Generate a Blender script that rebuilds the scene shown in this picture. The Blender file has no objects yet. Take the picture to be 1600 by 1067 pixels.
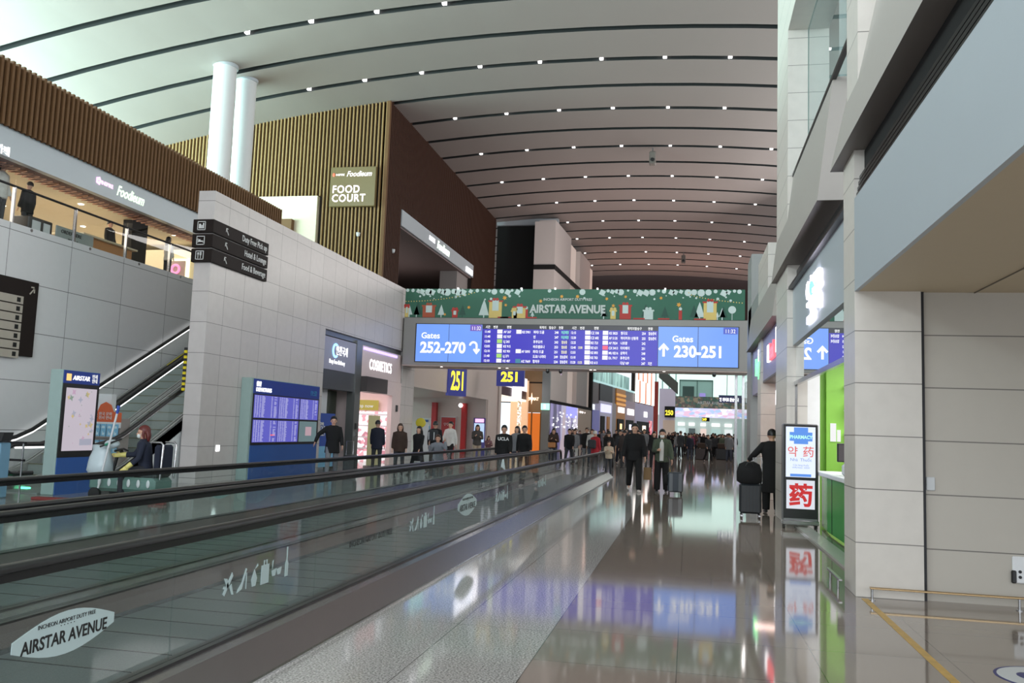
import bpy, math, random
from mathutils import Vector, Matrix
random.seed(7)
SC = bpy.context.scene
COL = SC.collection
R = math.radians

# ------------------------------------------------------------ camera, world, light, exposure
cd = bpy.data.cameras.new('camera'); cam = bpy.data.objects.new('camera', cd); COL.objects.link(cam)
cd.sensor_width = 36.0; cd.lens = 1350 / 1600 * 36.0; cd.clip_end = 600; cd.clip_start = .05
cam.matrix_world = Matrix.Translation((0, 0, 1.5)) @ Matrix.Rotation(.20356, 4, 'Z') @ Matrix.Rotation(math.pi / 2 + .10078, 4, 'X') @ Matrix.Rotation(.03598, 4, 'Z')
SC.camera = cam
vs = SC.view_settings
vs.view_transform = 'Standard'; vs.look = 'None'; vs.gamma = 1; vs.use_curve_mapping = False
vs.exposure = 0.0
SC.cycles.transparent_max_bounces = 40
W = bpy.data.worlds.new('world'); SC.world = W; W.use_nodes = True
W.node_tree.nodes['Background'].inputs[0].default_value = (.80, .86, .92, 1)
W.node_tree.nodes['Background'].inputs[1].default_value = 1.25

def area(name, loc, aim, sx, sy, power, col, spread=180):
    l = bpy.data.lights.new(name, 'AREA'); l.shape = 'RECTANGLE'; l.size = sx; l.size_y = sy
    l.energy = power; l.color = col; l.spread = R(spread)
    o = bpy.data.objects.new(name, l); COL.objects.link(o); o.location = loc
    o.rotation_euler = (Vector(aim) - Vector(loc)).to_track_quat('-Z', 'Y').to_euler()
    return o
# daylight of the clerestory glazing along the far left side of the hall; then two added fill lamps
area('clerestory_daylight', (-33, 20, 8.3), (-17, 21.5, 16), 46, 5, 28000, (.64, 1, .95))
area('added_left_daylight', (-24, 4, 12), (1.7, 12, 4.5), 24, 4, 5200, (.82, .97, 1))  # added lamp, more left daylight on the right facade
area('added_rear_fill', (1, -14, 9), (-9, 20, 4), 26, 9, 4300, (.90, .96, 1))  # added fill lamp behind the viewer, no glazing built there
# added lamps: daylight from the right, warm shop light from below on the vault
area('added_right_daylight', (15, 38, 10.5), (-14, 24, 3), 50, 6, 6000, (1, .95, .92))  # added lamp out of sight, brightens the left walls
area('added_uplight_far', (-1, 78, 8), (-1, 78.01, 17), 14, 4, 800, (1, .66, .56))
area('added_uplight_middle', (-6, 56, 8), (-6, 56.01, 17), 8, 6, 250, (1, .76, .70))

# ------------------------------------------------------------ materials
MATS = {}
def mat(name, col, rough=.5, metal=0, emit=0, ecol=None, noise=None, bump=0, nscale=8, spec=.5, alpha=1, trans=0, coat=0):
    if name in MATS: return MATS[name]
    m = bpy.data.materials.new(name); m.use_nodes = True; nt = m.node_tree
    b = nt.nodes['Principled BSDF']
    b.inputs['Base Color'].default_value = (*col, 1); b.inputs['Roughness'].default_value = rough
    b.inputs['Metallic'].default_value = metal; b.inputs['Specular IOR Level'].default_value = spec
    if emit:
        b.inputs['Emission Color'].default_value = (*(ecol or col), 1); b.inputs['Emission Strength'].default_value = emit
    if trans: b.inputs['Transmission Weight'].default_value = trans
    if coat: b.inputs['Coat Weight'].default_value = coat
    tc = nt.nodes.new('ShaderNodeTexCoord'); nz = nt.nodes.new('ShaderNodeTexNoise')
    nz.inputs['Scale'].default_value = nscale; nz.inputs['Detail'].default_value = 4
    nt.links.new(tc.outputs['Object'], nz.inputs['Vector'])
    amt = noise if noise is not None else .05
    mx = nt.nodes.new('ShaderNodeMixRGB'); mx.blend_type = 'MIX'
    mx.inputs[1].default_value = (*[c * (1 - amt) for c in col], 1); mx.inputs[2].default_value = (*[min(1, c * (1 + amt)) for c in col], 1)
    nt.links.new(nz.outputs['Fac'], mx.inputs[0]); nt.links.new(mx.outputs[0], b.inputs['Base Color'])
    if bump:
        bp = nt.nodes.new('ShaderNodeBump'); bp.inputs['Strength'].default_value = bump
        nt.links.new(nz.outputs['Fac'], bp.inputs['Height']); nt.links.new(bp.outputs[0], b.inputs['Normal'])
    MATS[name] = m
    return m

def srgb(r, g, b):
    f = lambda c: (c / 255 / 12.92) if c / 255 <= .04045 else ((c / 255 + .055) / 1.055) ** 2.4
    return (f(r), f(g), f(b))

def M_(nt, op, a, b=None, c=None):
    n = nt.nodes.new('ShaderNodeMath'); n.operation = op
    for i, v in enumerate((a, b, c)):
        if v is None: continue
        if isinstance(v, (int, float)): n.inputs[i].default_value = v
        else: nt.links.new(v, n.inputs[i])
    return n.outputs[0]

def tile_mat(name, col, axes, pitch, offs, joint=.008, jcol=(.12, .12, .12), rough=.5, noise=.05, nscale=6, var=.06, speck=0, stagger=0, spec=.5):
    """slabs with thin joints; axes = two of 'XYZ' in object/world space"""
    m = bpy.data.materials.new(name); m.use_nodes = True; nt = m.node_tree; b = nt.nodes['Principled BSDF']
    g = nt.nodes.new('ShaderNodeNewGeometry'); sp = nt.nodes.new('ShaderNodeSeparateXYZ'); nt.links.new(g.outputs['Position'], sp.inputs[0])
    v = M_(nt, 'DIVIDE', M_(nt, 'SUBTRACT', sp.outputs[axes[1]], offs[1]), pitch[1])
    fv = M_(nt, 'FLOOR', v)
    u = M_(nt, 'DIVIDE', M_(nt, 'SUBTRACT', sp.outputs[axes[0]], offs[0]), pitch[0])
    if stagger: u = M_(nt, 'ADD', u, M_(nt, 'MULTIPLY', fv, stagger))
    fu = M_(nt, 'FLOOR', u)
    du = M_(nt, 'MULTIPLY', M_(nt, 'ABSOLUTE', M_(nt, 'SUBTRACT', M_(nt, 'FRACT', u), .5)), pitch[0])
    dv = M_(nt, 'MULTIPLY', M_(nt, 'ABSOLUTE', M_(nt, 'SUBTRACT', M_(nt, 'FRACT', v), .5)), pitch[1])
    ju = M_(nt, 'GREATER_THAN', du, pitch[0] / 2 - joint / 2); jv = M_(nt, 'GREATER_THAN', dv, pitch[1] / 2 - joint / 2)
    j = M_(nt, 'MAXIMUM', ju, jv)
    cmb = nt.nodes.new('ShaderNodeCombineXYZ'); nt.links.new(fu, cmb.inputs[0]); nt.links.new(fv, cmb.inputs[1])
    wn = nt.nodes.new('ShaderNodeTexWhiteNoise'); nt.links.new(cmb.outputs[0], wn.inputs['Vector'])
    nz = nt.nodes.new('ShaderNodeTexNoise'); nz.inputs['Scale'].default_value = nscale; nz.inputs['Detail'].default_value = 5
    nt.links.new(g.outputs['Position'], nz.inputs['Vector'])
    k = M_(nt, 'ADD', M_(nt, 'MULTIPLY', M_(nt, 'SUBTRACT', wn.outputs['Value'], .5), var * 2), M_(nt, 'MULTIPLY', M_(nt, 'SUBTRACT', nz.outputs['Fac'], .5), noise * 3))
    if speck:
        s2 = nt.nodes.new('ShaderNodeTexNoise'); s2.inputs['Scale'].default_value = 75; s2.inputs['Detail'].default_value = 1
        nt.links.new(g.outputs['Position'], s2.inputs['Vector'])
        k = M_(nt, 'ADD', k, M_(nt, 'MULTIPLY', M_(nt, 'SUBTRACT', s2.outputs['Fac'], .5), speck * 4))
    f = M_(nt, 'ADD', k, 1.0)
    vm = nt.nodes.new('ShaderNodeVectorMath'); vm.operation = 'SCALE'; vm.inputs[0].default_value = col; nt.links.new(f, vm.inputs['Scale'])
    mx = nt.nodes.new('ShaderNodeMixRGB'); nt.links.new(j, mx.inputs[0]); nt.links.new(vm.outputs[0], mx.inputs[1]); mx.inputs[2].default_value = (*jcol, 1)
    nt.links.new(mx.outputs[0], b.inputs['Base Color']); b.inputs['Roughness'].default_value = rough; b.inputs['Specular IOR Level'].default_value = spec
    MATS[name] = m
    return m

def slat_mat(name, axis, pitch, ca, cb, duty=.5, rough=.55):
    m = bpy.data.materials.new(name); m.use_nodes = True; nt = m.node_tree; b = nt.nodes['Principled BSDF']
    g = nt.nodes.new('ShaderNodeNewGeometry'); sp = nt.nodes.new('ShaderNodeSeparateXYZ'); nt.links.new(g.outputs['Position'], sp.inputs[0])
    j = M_(nt, 'GREATER_THAN', M_(nt, 'FRACT', M_(nt, 'DIVIDE', sp.outputs[axis], pitch)), duty)
    mx = nt.nodes.new('ShaderNodeMixRGB'); nt.links.new(j, mx.inputs[0]); mx.inputs[1].default_value = (*ca, 1); mx.inputs[2].default_value = (*cb, 1)
    nt.links.new(mx.outputs[0], b.inputs['Base Color']); b.inputs['Roughness'].default_value = rough
    MATS[name] = m
    return m

def glass_mat(name, tint=(.86, .95, .92), refl=1.0, rough=.0, ior=1.5, dirt=.0):
    if name in MATS: return MATS[name]
    m = bpy.data.materials.new(name); m.use_nodes = True; nt = m.node_tree; nt.nodes.clear()
    out = nt.nodes.new('ShaderNodeOutputMaterial'); mix = nt.nodes.new('ShaderNodeMixShader'); tr = nt.nodes.new('ShaderNodeBsdfTransparent')
    gl = nt.nodes.new('ShaderNodeBsdfGlossy'); fr = nt.nodes.new('ShaderNodeFresnel'); fr.inputs['IOR'].default_value = ior
    tr.inputs[0].default_value = (*tint, 1); gl.inputs['Roughness'].default_value = rough; gl.inputs['Color'].default_value = (.95, .97, .97, 1)
    g = nt.nodes.new('ShaderNodeNewGeometry'); nz = nt.nodes.new('ShaderNodeTexNoise'); nz.inputs['Scale'].default_value = 1.5; nt.links.new(g.outputs['Position'], nz.inputs['Vector'])
    f = M_(nt, 'MINIMUM', M_(nt, 'MULTIPLY', M_(nt, 'MULTIPLY', fr.outputs[0], M_(nt, 'SUBTRACT', 1.0, g.outputs['Backfacing'])), M_(nt, 'MULTIPLY_ADD', nz.outputs['Fac'], .1, refl - .05)), .95)
    nt.links.new(f, mix.inputs[0]); nt.links.new(tr.outputs[0], mix.inputs[1])
    nt.links.new(gl.outputs[0], mix.inputs[2])
    last = mix.outputs[0]
    if dirt:
        df = nt.nodes.new('ShaderNodeBsdfDiffuse'); df.inputs[0].default_value = (*tint, 1); m2 = nt.nodes.new('ShaderNodeMixShader'); m2.inputs[0].default_value = dirt
        nt.links.new(last, m2.inputs[1]); nt.links.new(df.outputs[0], m2.inputs[2]); last = m2.outputs[0]
    nt.links.new(last, out.inputs[0]); MATS[name] = m
    return m

def glow(name, col, s=1.0):
    """self-lit surface: screens, lamps, lit letters"""
    if name in MATS: return MATS[name]
    m = bpy.data.materials.new(name); m.use_nodes = True; nt = m.node_tree; b = nt.nodes['Principled BSDF']
    b.inputs['Base Color'].default_value = (.02, .02, .02, 1); b.inputs['Roughness'].default_value = .3
    b.inputs['Emission Color'].default_value = (*col, 1)
    tc = nt.nodes.new('ShaderNodeTexCoord'); nz = nt.nodes.new('ShaderNodeTexNoise'); nz.inputs['Scale'].default_value = 1.2
    nt.links.new(tc.outputs['Object'], nz.inputs['Vector'])
    nt.links.new(M_(nt, 'MULTIPLY_ADD', nz.outputs['Fac'], s * .12, s * .94), b.inputs['Emission Strength'])
    MATS[name] = m
    return m

def glow_random(name, scale, cols, s, stretch=(1, 1, 1)):
    """lit display cabinets: blotches of several colours"""
    if name in MATS: return MATS[name]
    m = bpy.data.materials.new(name); m.use_nodes = True; nt = m.node_tree; b = nt.nodes['Principled BSDF']
    b.inputs['Base Color'].default_value = (.03, .03, .03, 1); b.inputs['Roughness'].default_value = .3
    g = nt.nodes.new('ShaderNodeNewGeometry'); mp = nt.nodes.new('ShaderNodeMapping'); mp.inputs['Scale'].default_value = stretch
    vo = nt.nodes.new('ShaderNodeTexVoronoi'); vo.inputs['Scale'].default_value = scale
    nt.links.new(g.outputs['Position'], mp.inputs[0]); nt.links.new(mp.outputs[0], vo.inputs['Vector'])
    sp = nt.nodes.new('ShaderNodeSeparateColor'); nt.links.new(vo.outputs['Color'], sp.inputs[0])
    cr = nt.nodes.new('ShaderNodeValToRGB'); cr.color_ramp.interpolation = 'CONSTANT'; nt.links.new(sp.outputs[0], cr.inputs[0])
    e = cr.color_ramp.elements
    while len(e) < len(cols): e.new(.5)
    for i, c in enumerate(cols): e[i].position = i / len(cols); e[i].color = (*c, 1)
    nt.links.new(cr.outputs[0], b.inputs['Emission Color']); b.inputs['Emission Strength'].default_value = s
    MATS[name] = m
    return m

stone = tile_mat('pale_stone_slabs', srgb(196, 190, 188), (1, 2), (.93, .72), (.2, .12), joint=.012, jcol=srgb(120, 116, 114), rough=.35, noise=.05, nscale=5, var=.035)
stone_x = tile_mat('pale_stone_slabs_front', srgb(196, 190, 188), (0, 2), (.93, .72), (.2, .12), joint=.012, jcol=srgb(120, 116, 114), rough=.35, noise=.05, nscale=5, var=.035)
stone_r = tile_mat('warm_white_stone', srgb(214, 208, 200), (2, 1), (.52, 50), (0, -20), joint=.010, jcol=srgb(130, 126, 120), rough=.3, noise=.05, nscale=7, var=.02)
wallpanel = tile_mat('grey_wall_panels', srgb(190, 184, 174), (2, 0), (.52, 50), (-.03, -20), joint=.012, jcol=srgb(120, 116, 110), rough=.4, noise=.02, var=.0)
bigpanel = tile_mat('large_grey_panels', srgb(208, 208, 210), (1, 2), (1.88, 1.05), (.28, .05), joint=.014, jcol=srgb(100, 100, 102), rough=.32, noise=.02, var=.02)
floor_dark = tile_mat('polished_taupe_tiles', srgb(142, 130, 120), (0, 1), (.93, .93), (-.98, .2), joint=.006, jcol=srgb(84, 78, 74), rough=.058, noise=.05, nscale=.7, var=.02, spec=.9)
floor_light = tile_mat('polished_speckled_granite', srgb(176, 172, 168), (0, 1), (.72, 3.2), (-.98, .2), joint=.006, jcol=srgb(96, 94, 92), rough=.075, noise=.03, nscale=1, var=.015, speck=.75, spec=.8)
floor_pale = tile_mat('polished_pale_floor', srgb(150, 147, 143), (0, 1), (.93, .93), (-.98, .2), joint=.006, jcol=srgb(100, 98, 95), rough=.09, noise=.04, nscale=.7, var=.02, spec=.8)
ceil_m = mat('vault_panel_paint', srgb(140, 130, 126), .6, noise=.03, nscale=.6)
ceil_gap = mat('ceiling_gap_dark', (.012, .013, .014), .8)
white_p = mat('white_paint', srgb(205, 208, 210), .45, noise=.02)
bluegrey = mat('blue_grey_panel', srgb(176, 184, 190), .38, noise=.02, nscale=2)
soffit_m = mat('soffit_paint', srgb(202, 186, 158), .55, noise=.02)
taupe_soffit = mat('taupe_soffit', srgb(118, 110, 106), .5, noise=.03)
greymetal = mat('grey_metal', srgb(120, 122, 122), .32, .6, noise=.05)
gantry_m = mat('gantry_panel', srgb(140, 138, 134), .42, .2, noise=.03, nscale=2)
darkmetal = mat('dark_metal', srgb(52, 52, 54), .35, .7)
steel = mat('brushed_steel', srgb(180, 180, 182), .22, 1.0, noise=.05)
brass = mat('brass_tone_steel', srgb(196, 168, 128), .22, 1.0)
skirt_m = mat('brown_tinted_steel', srgb(122, 116, 115), .25, .75, noise=.06)
rubber = mat('black_rubber', (.012, .012, .013), .33, spec=.6)
black = mat('black_void', (.004, .004, .004), .8)
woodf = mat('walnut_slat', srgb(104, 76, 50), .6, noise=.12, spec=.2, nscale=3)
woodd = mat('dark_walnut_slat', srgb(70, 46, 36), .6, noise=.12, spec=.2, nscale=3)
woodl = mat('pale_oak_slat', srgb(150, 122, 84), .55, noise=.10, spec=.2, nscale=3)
woodback = mat('dark_slat_backing', srgb(38, 28, 22), .8)
belt_m = mat('ribbed_pallet', srgb(92, 100, 100), .45, .3, noise=.08, nscale=30)
blue_p = mat('blue_kiosk_panel', srgb(52, 92, 160), .3, noise=.03)
teal_edge = mat('pale_green_kiosk_edge', srgb(150, 172, 168), .35)
signblack = mat('brown_black_sign', srgb(34, 27, 25), .6, spec=.15)
white_l = glow('lit_white_letters', (1, 1, 1), 1.6)
white_l2 = glow('soft_white_letters', (.95, .97, 1), .75)
white_hot = glow('bright_white_letters', (1, .98, 1), 3.2)
g_bal = glass_mat('walkway_glass', (.92, .955, .948), 1.0)
g_clear = glass_mat('clear_glass', (.97, .985, .98), 1.0)
g_shop = glass_mat('shop_glass', (.85, .88, .88), 1.3, dirt=.02)

# ------------------------------------------------------------ mesh helpers
class MB:
    def __init__(s): s.v = []; s.f = []; s.m = []; s.smooth = []
    def face(s, pts, mi=0, sm=False):
        n = len(s.v); s.v += [tuple(p) for p in pts]; s.f.append(tuple(range(n, n + len(pts)))); s.m.append(mi); s.smooth.append(sm)
    def add(s, vs, fs, mi=0, sm=False):
        n = len(s.v); s.v += [tuple(p) for p in vs]
        for f in fs: s.f.append(tuple(n + i for i in f)); s.m.append(mi); s.smooth.append(sm)
        return s
    def box(s, x0, x1, y0, y1, z0, z1, mi=0):
        if x0 > x1: x0, x1 = x1, x0
        if y0 > y1: y0, y1 = y1, y0
        if z0 > z1: z0, z1 = z1, z0
        vs = [(x0, y0, z0), (x1, y0, z0), (x1, y1, z0), (x0, y1, z0), (x0, y0, z1), (x1, y0, z1), (x1, y1, z1), (x0, y1, z1)]
        return s.add(vs, [(3, 2, 1, 0), (4, 5, 6, 7), (0, 1, 5, 4), (1, 2, 6, 5), (2, 3, 7, 6), (3, 0, 4, 7)], mi)
    def rbox(s, x0, x1, y0, y1, z0, z1, b=.01, mi=0):
        """box with chamfered vertical + horizontal edges"""
        vs = []; 
        for z, i in ((z0, b), (z0 + b, 0), (z1 - b, 0), (z1, b)):
            for (x, y) in ((x0 + b, y0), (x1 - b, y0), (x1, y0 + b), (x1, y1 - b), (x1 - b, y1), (x0 + b, y1), (x0, y1 - b), (x0, y0 + b)):
                cx = min(max(x, x0 + i), x1 - i); cy = min(max(y, y0 + i), y1 - i); vs.append((cx, cy, z))
        fs = [tuple(reversed(range(8))), tuple(range(24, 32))]
        for k in range(3):
            for i in range(8):
                j = (i + 1) % 8; fs.append((k * 8 + i, k * 8 + j, k * 8 + 8 + j, k * 8 + 8 + i))
        return s.add(vs, fs, mi)
    def prism(s, poly, fr, w0, w1, mi=0):
        """poly in (u,v); fr maps (u,v,w)->xyz"""
        n = len(poly); vs = [fr(u, v, w0) for u, v in poly] + [fr(u, v, w1) for u, v in poly]
        fs = [tuple(reversed(range(n))), tuple(range(n, 2 * n))] + [(i, (i + 1) % n, n + (i + 1) % n, n + i) for i in range(n)]
        return s.add(vs, fs, mi)
    def ring_loft(s, rings, mi=0, sm=True, cap=True):
        n = len(rings[0]); vs = [p for r in rings for p in r]; fs = []
        for k in range(len(rings) - 1):
            for i in range(n):
                j = (i + 1) % n; fs.append((k * n + i, k * n + j, (k + 1) * n + j, (k + 1) * n + i))
        s.add(vs, fs, mi, sm)
        if cap:
            s.face(list(reversed(rings[0])), mi); s.face(rings[-1], mi)
        return s
    def tube(s, path, r, n=10, mi=0, sm=True, ry=None, up=None):
        path = [Vector(p) for p in path]; rings = []
        rr = r if isinstance(r, (list, tuple)) else [r] * len(path)
        prev = None
        for i, p in enumerate(path):
            t = (path[min(i + 1, len(path) - 1)] - path[max(i - 1, 0)]).normalized()
            u = Vector(up) if up else (prev if prev is not None else (Vector((0, 0, 1)) if abs(t.z) < .9 else Vector((0, 1, 0))))
            a = (u - t * u.dot(t)); a = a.normalized() if a.length > 1e-6 else t.orthogonal().normalized()
            b = t.cross(a); prev = a
            ra, rb = (rr[i] if not isinstance(rr[i], tuple) else rr[i][0]), (rr[i][1] if isinstance(rr[i], tuple) else (ry if ry else rr[i]))
            rings.append([tuple(p + a * (math.cos(k * 2 * math.pi / n) * ra) + b * (math.sin(k * 2 * math.pi / n) * rb)) for k in range(n)])
        return s.ring_loft(rings, mi, sm)
    def cyl(s, p0, p1, r, n=16, mi=0): return s.tube([p0, p1], r, n, mi)
    def ball(s, c, rx, ry=None, rz=None, mi=0, n=14, m=9):
        ry = ry or rx; rz = rz or rx; rings = []
        for k in range(m + 1):
            a = -math.pi / 2 + math.pi * (k + .001) / (m + .002)
            rings.append([(c[0] + rx * math.cos(a) * math.cos(i * 2 * math.pi / n), c[1] + ry * math.cos(a) * math.sin(i * 2 * math.pi / n), c[2] + rz * math.sin(a)) for i in range(n)])
        return s.ring_loft(rings, mi)
    def build(s, name, mats, parent=None, local=False, origin=None):
        if not isinstance(mats, (list, tuple)): mats = [mats]
        if parent is not None and not local: off = wpos(parent)
        elif parent is not None: off = Vector((0, 0, 0))
        elif origin is not None: off = Vector(origin)
        elif local: off = Vector((0, 0, 0))
        else:
            xs = [v[0] for v in s.v]; ys = [v[1] for v in s.v]; zs = [v[2] for v in s.v]
            off = Vector(((min(xs) + max(xs)) / 2, (min(ys) + max(ys)) / 2, min(zs)))
        me = bpy.data.meshes.new(name)
        me.from_pydata([(v[0] - off.x, v[1] - off.y, v[2] - off.z) for v in s.v], [], s.f)
        for m in mats: me.materials.append(m)
        me.polygons.foreach_set('material_index', s.m); me.polygons.foreach_set('use_smooth', s.smooth)
        me.update()
        o = bpy.data.objects.new(name, me); COL.objects.link(o)
        if parent is not None: o.parent = parent
        else: o.location = off
        return o

def wpos(o):
    p = Vector(o.location)
    q = o.parent
    while q: p = p + Vector(q.location); q = q.parent
    return p

def tag(o, label, cat, group=None, kind=None):
    if label: o['label'] = label
    if cat: o['category'] = cat
    if group: o['group'] = group
    if kind: o['kind'] = kind
    return o
def thing(name, loc, label, cat, group=None, rz=0):
    o = bpy.data.objects.new(name, None); COL.objects.link(o); o.location = loc; o.rotation_euler = (0, 0, rz); o.empty_display_size = .2
    return tag(o, label, cat, group)
def struct(name, mb, m):
    o = mb.build(name, m); o['kind'] = 'structure'; return o
def sbox(name, m, *a): return struct(name, MB().box(*a), m)
def frF(x, y, z): return lambda u, v, w=0: (x + u, y - w, z + v)       # faces the viewer (-Y)
def frL(x, y, z): return lambda u, v, w=0: (x + w, y + u, z + v)       # on the left wall, faces +X
def frR(x, y, z): return lambda u, v, w=0: (x - w, y - u, z + v)       # on the right wall, faces -X
ROT = {'F': (R(90), 0, 0), 'L': (R(90), 0, R(90)), 'R': (R(90), 0, R(-90)), 'Lm': (R(90), 0, R(-90)), 'floor': (0, 0, 0)}

TEXTS = []
def text(s, loc, size, m, parent, face='F', align='LEFT', bold=0, depth=.004, name='lettering', sx=1, line=1, shear=0, valign='BOTTOM_BASELINE', space=1, rot=None):
    c = bpy.data.curves.new(name, 'FONT'); c.body = s; c.size = size; c.align_x = align; c.align_y = 'TOP_BASELINE' if '\n' in s else valign
    c.extrude = depth; c.offset = bold; c.space_line = line; c.shear = shear; c.space_character = space; c.resolution_u = 3
    c.materials.append(m); o = bpy.data.objects.new(name, c); COL.objects.link(o)
    o.rotation_euler = rot or ROT[face]; o.scale = (sx, 1, 1)
    if parent is not None: o.parent = parent; o.location = Vector(loc) - wpos(parent)
    else: o.location = loc
    TEXTS.append(o); return o
def finish_texts():
    dg = bpy.context.evaluated_depsgraph_get()
    for o in TEXTS:
        me = bpy.data.meshes.new_from_object(o.evaluated_get(dg))
        nm = o.name.split('.')[0]; cu = o.data; par = o.parent; loc = o.location.copy(); rot = o.rotation_euler.copy(); sc = o.scale.copy()
        bpy.data.objects.remove(o); bpy.data.curves.remove(cu)
        n = bpy.data.objects.new(nm, me); COL.objects.link(n); n.parent = par; n.location = loc; n.rotation_euler = rot; n.scale = sc
REM = []
def finish_remesh():
    for o, vox in REM:
        md = o.modifiers.new('r', 'REMESH'); md.mode = 'VOXEL'; md.voxel_size = vox; md.use_smooth_shade = True
        ms = o.modifiers.new('s', 'SMOOTH'); ms.factor = .5; ms.iterations = 2
    dg = bpy.context.evaluated_depsgraph_get()
    for o, vox in REM:
        me = bpy.data.meshes.new_from_object(o.evaluated_get(dg))
        old = o.data; o.modifiers.clear(); ms = list(old.materials); o.data = me
        if len(me.materials) == 0:
            for m in ms: me.materials.append(m)
        bpy.data.meshes.remove(old)
        me.polygons.foreach_set('use_smooth', [True] * len(me.polygons))
        if 'paint' in PAINT.get(o.name, {}): PAINT[o.name]['paint'](me)
    REM.clear()
PAINT = {}
def copy_tree(o, parent=None):
    c = o.copy(); COL.objects.link(c)
    if parent: c.parent = parent
    for ch in o.children: copy_tree(ch, c)
    return c

# ------------------------------------------------------------ floor
sbox('floor', floor_dark, -.98, 9, -6, 150, -.25, 0)
struct('floor', MB().box(-2.42, -.98, -6, 150, -.25, 0), floor_light)
struct('floor', MB().box(-24, -2.42, -6, 150, -.25, 0), floor_pale)
yl = MB().box(1.655, 1.715, -1, 9.02, 0, .003).build('trim_1', mat('worn_yellow_line', srgb(196, 158, 84), .45, noise=.35, nscale=9)); yl['kind'] = 'structure'
# round floor sticker by the right edge
st = thing('floor_sticker', (2.32, 6.42, 0), 'round white floor sticker with blue rim in the lower right corner', 'sticker')
blue_ink = mat('blue_ink', srgb(40, 44, 110), .4)
MB().cyl((2.32, 6.42, 0), (2.32, 6.42, .002), .31, 40).build('rim', blue_ink, st)
MB().cyl((2.32, 6.42, 0), (2.32, 6.42, .003), .29, 40).build('face', white_p, st)
MB().ball((2.22, 6.45, .003), .07, .10, .0015).build('footprint', blue_ink, st); MB().ball((2.42, 6.45, .003), .07, .10, .0015).build('footprint', blue_ink, st)

# ------------------------------------------------------------ vaulted ceiling
def zc(x): return 17.1 - .0052 * (x + 5) ** 2
xs = [-46 + 2 * i for i in range(36)]
GAP = .34
YK = [34.9 + 2.8 * n for n in range(-12, 19)]
cm = MB(); gm = MB()
for i in range(len(YK) - 1):
    y0, y1 = YK[i] + GAP / 2, YK[i + 1] - GAP / 2
    top = [(x, zc(x)) for x in xs]
    for a, b in zip(top[:-1], top[1:]):
        cm.face([(a[0], y0, a[1]), (a[0], y1, a[1]), (b[0], y1, b[1]), (b[0], y0, b[1])], 0, True)
        cm.face([(a[0], y0, a[1]), (b[0], y0, b[1]), (b[0], y0, b[1] + .22), (a[0], y0, a[1] + .22)], 1)
        cm.face([(a[0], y1, a[1]), (a[0], y1, a[1] + .22), (b[0], y1, b[1] + .22), (b[0], y1, b[1])], 1)
struct('ceiling', cm, [ceil_m, ceil_gap])
for a, b in zip(xs[:-1], xs[1:]):
    gm.face([(a, YK[0], zc(a) + .22), (a, YK[-1], zc(a) + .22), (b, YK[-1], zc(b) + .22), (b, YK[0], zc(b) + .22)])
struct('ceiling', gm, ceil_gap)
# dark end of the vault
sbox('wall_back', mat('dark_end_wall', srgb(46, 32, 30), .8), -22, 12, 86.2, 86.6, 7.8, 18.5)
# ceiling lights in every second groove
lamp_w = glow('ceiling_lamp', (1, .97, .95), 6)
first = None
lines = [n for n in range(-6, 18, 2)]
rowname = {-6: 'nearest', -4: 'second', -2: 'third', 0: 'fourth', 2: 'fifth', 4: 'sixth', 6: 'seventh', 8: 'eighth', 10: 'ninth', 12: 'tenth', 14: 'eleventh', 16: 'farthest'}
def in_view(p):
    q = cam.matrix_world.inverted() @ Vector(p)
    if q.z > -1: return False
    x = 800 + 1350 * q.x / -q.z; y = 533.5 - 1350 * q.y / -q.z
    return -10 < x < 1610 and -10 < y < 460
for n in lines:
    y = 34.9 + 2.8 * n
    for k in range(-3, 10):
        x = 1.46 - 2.63 * k
        if x > 9 or x < -17.5: continue
        if y > 37 and x < -13.6: continue
        if not in_view((x, y, zc(x))): continue
        if first is None:
            first = MB().box(x - .075, x + .075, y - .075, y + .075, zc(x) - .01, zc(x) + .14).build('ceiling_downlight', lamp_w)
            o = first; z0 = first.location.z - zc(x)
        else:
            o = first.copy(); COL.objects.link(o); o.location = (x, y, zc(x) + z0)
        tag(o, 'small square white light in the %s lit dark groove of the vault' % rowname[n], 'ceiling light', 'ceiling lights of the %s lit groove' % rowname[n])
# devices hanging on the vault
def ceiling_box(x, y, s, label):
    z = zc(x); t = thing('ceiling_projector', (x, y, z), label, 'projector')
    MB().box(x - .04 * s, x + .04 * s, y - .04 * s, y + .04 * s, z - .35 * s, z + .02).build('stem', greymetal, t)
    MB().rbox(x - .22 * s, x + .22 * s, y - .3 * s, y + .3 * s, z - 1.15 * s, z - .3 * s, .04).build('housing', mat('grey_housing', srgb(110, 104, 98), .5), t)
    MB().cyl((x, y - .3 * s, z - .9 * s), (x, y - .36 * s, z - .9 * s), .13 * s, 16).build('lens', rubber, t)
ceiling_box(-2.12, 46.5, .8, 'grey box-shaped device hanging from the vault, nearer of two')
ceiling_box(-.61, 74.1, .8, 'small grey device hanging from the vault far down the hall')

# ============================================================ LEFT SIDE
# wall of the escalator well, with big grey panels, and the upper floor behind it
sbox('wall_left', bigpanel, -14.5, -14, -2, 34, 0, 5.45)
up_floor = mat('upper_floor_tile', srgb(170, 160, 145), .25)
sbox('floor', up_floor, -27, -14.02, -2, 37.2, 5.1, 5.44)
creamw = mat('cream_wall', srgb(214, 204, 180), .6, noise=.04)
sbox('wall_upper', creamw, -27.3, -27, -2, 37.2, 5.44, 8.2)
sbox('wall_upper', creamw, -27, -14, 24.2, 24.5, 5.44, 6.75)
sbox('ceiling', mat('cream_ceiling', srgb(206, 198, 180), .6), -27, -14.3, -2, 37.2, 7.0, 7.2)
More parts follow.
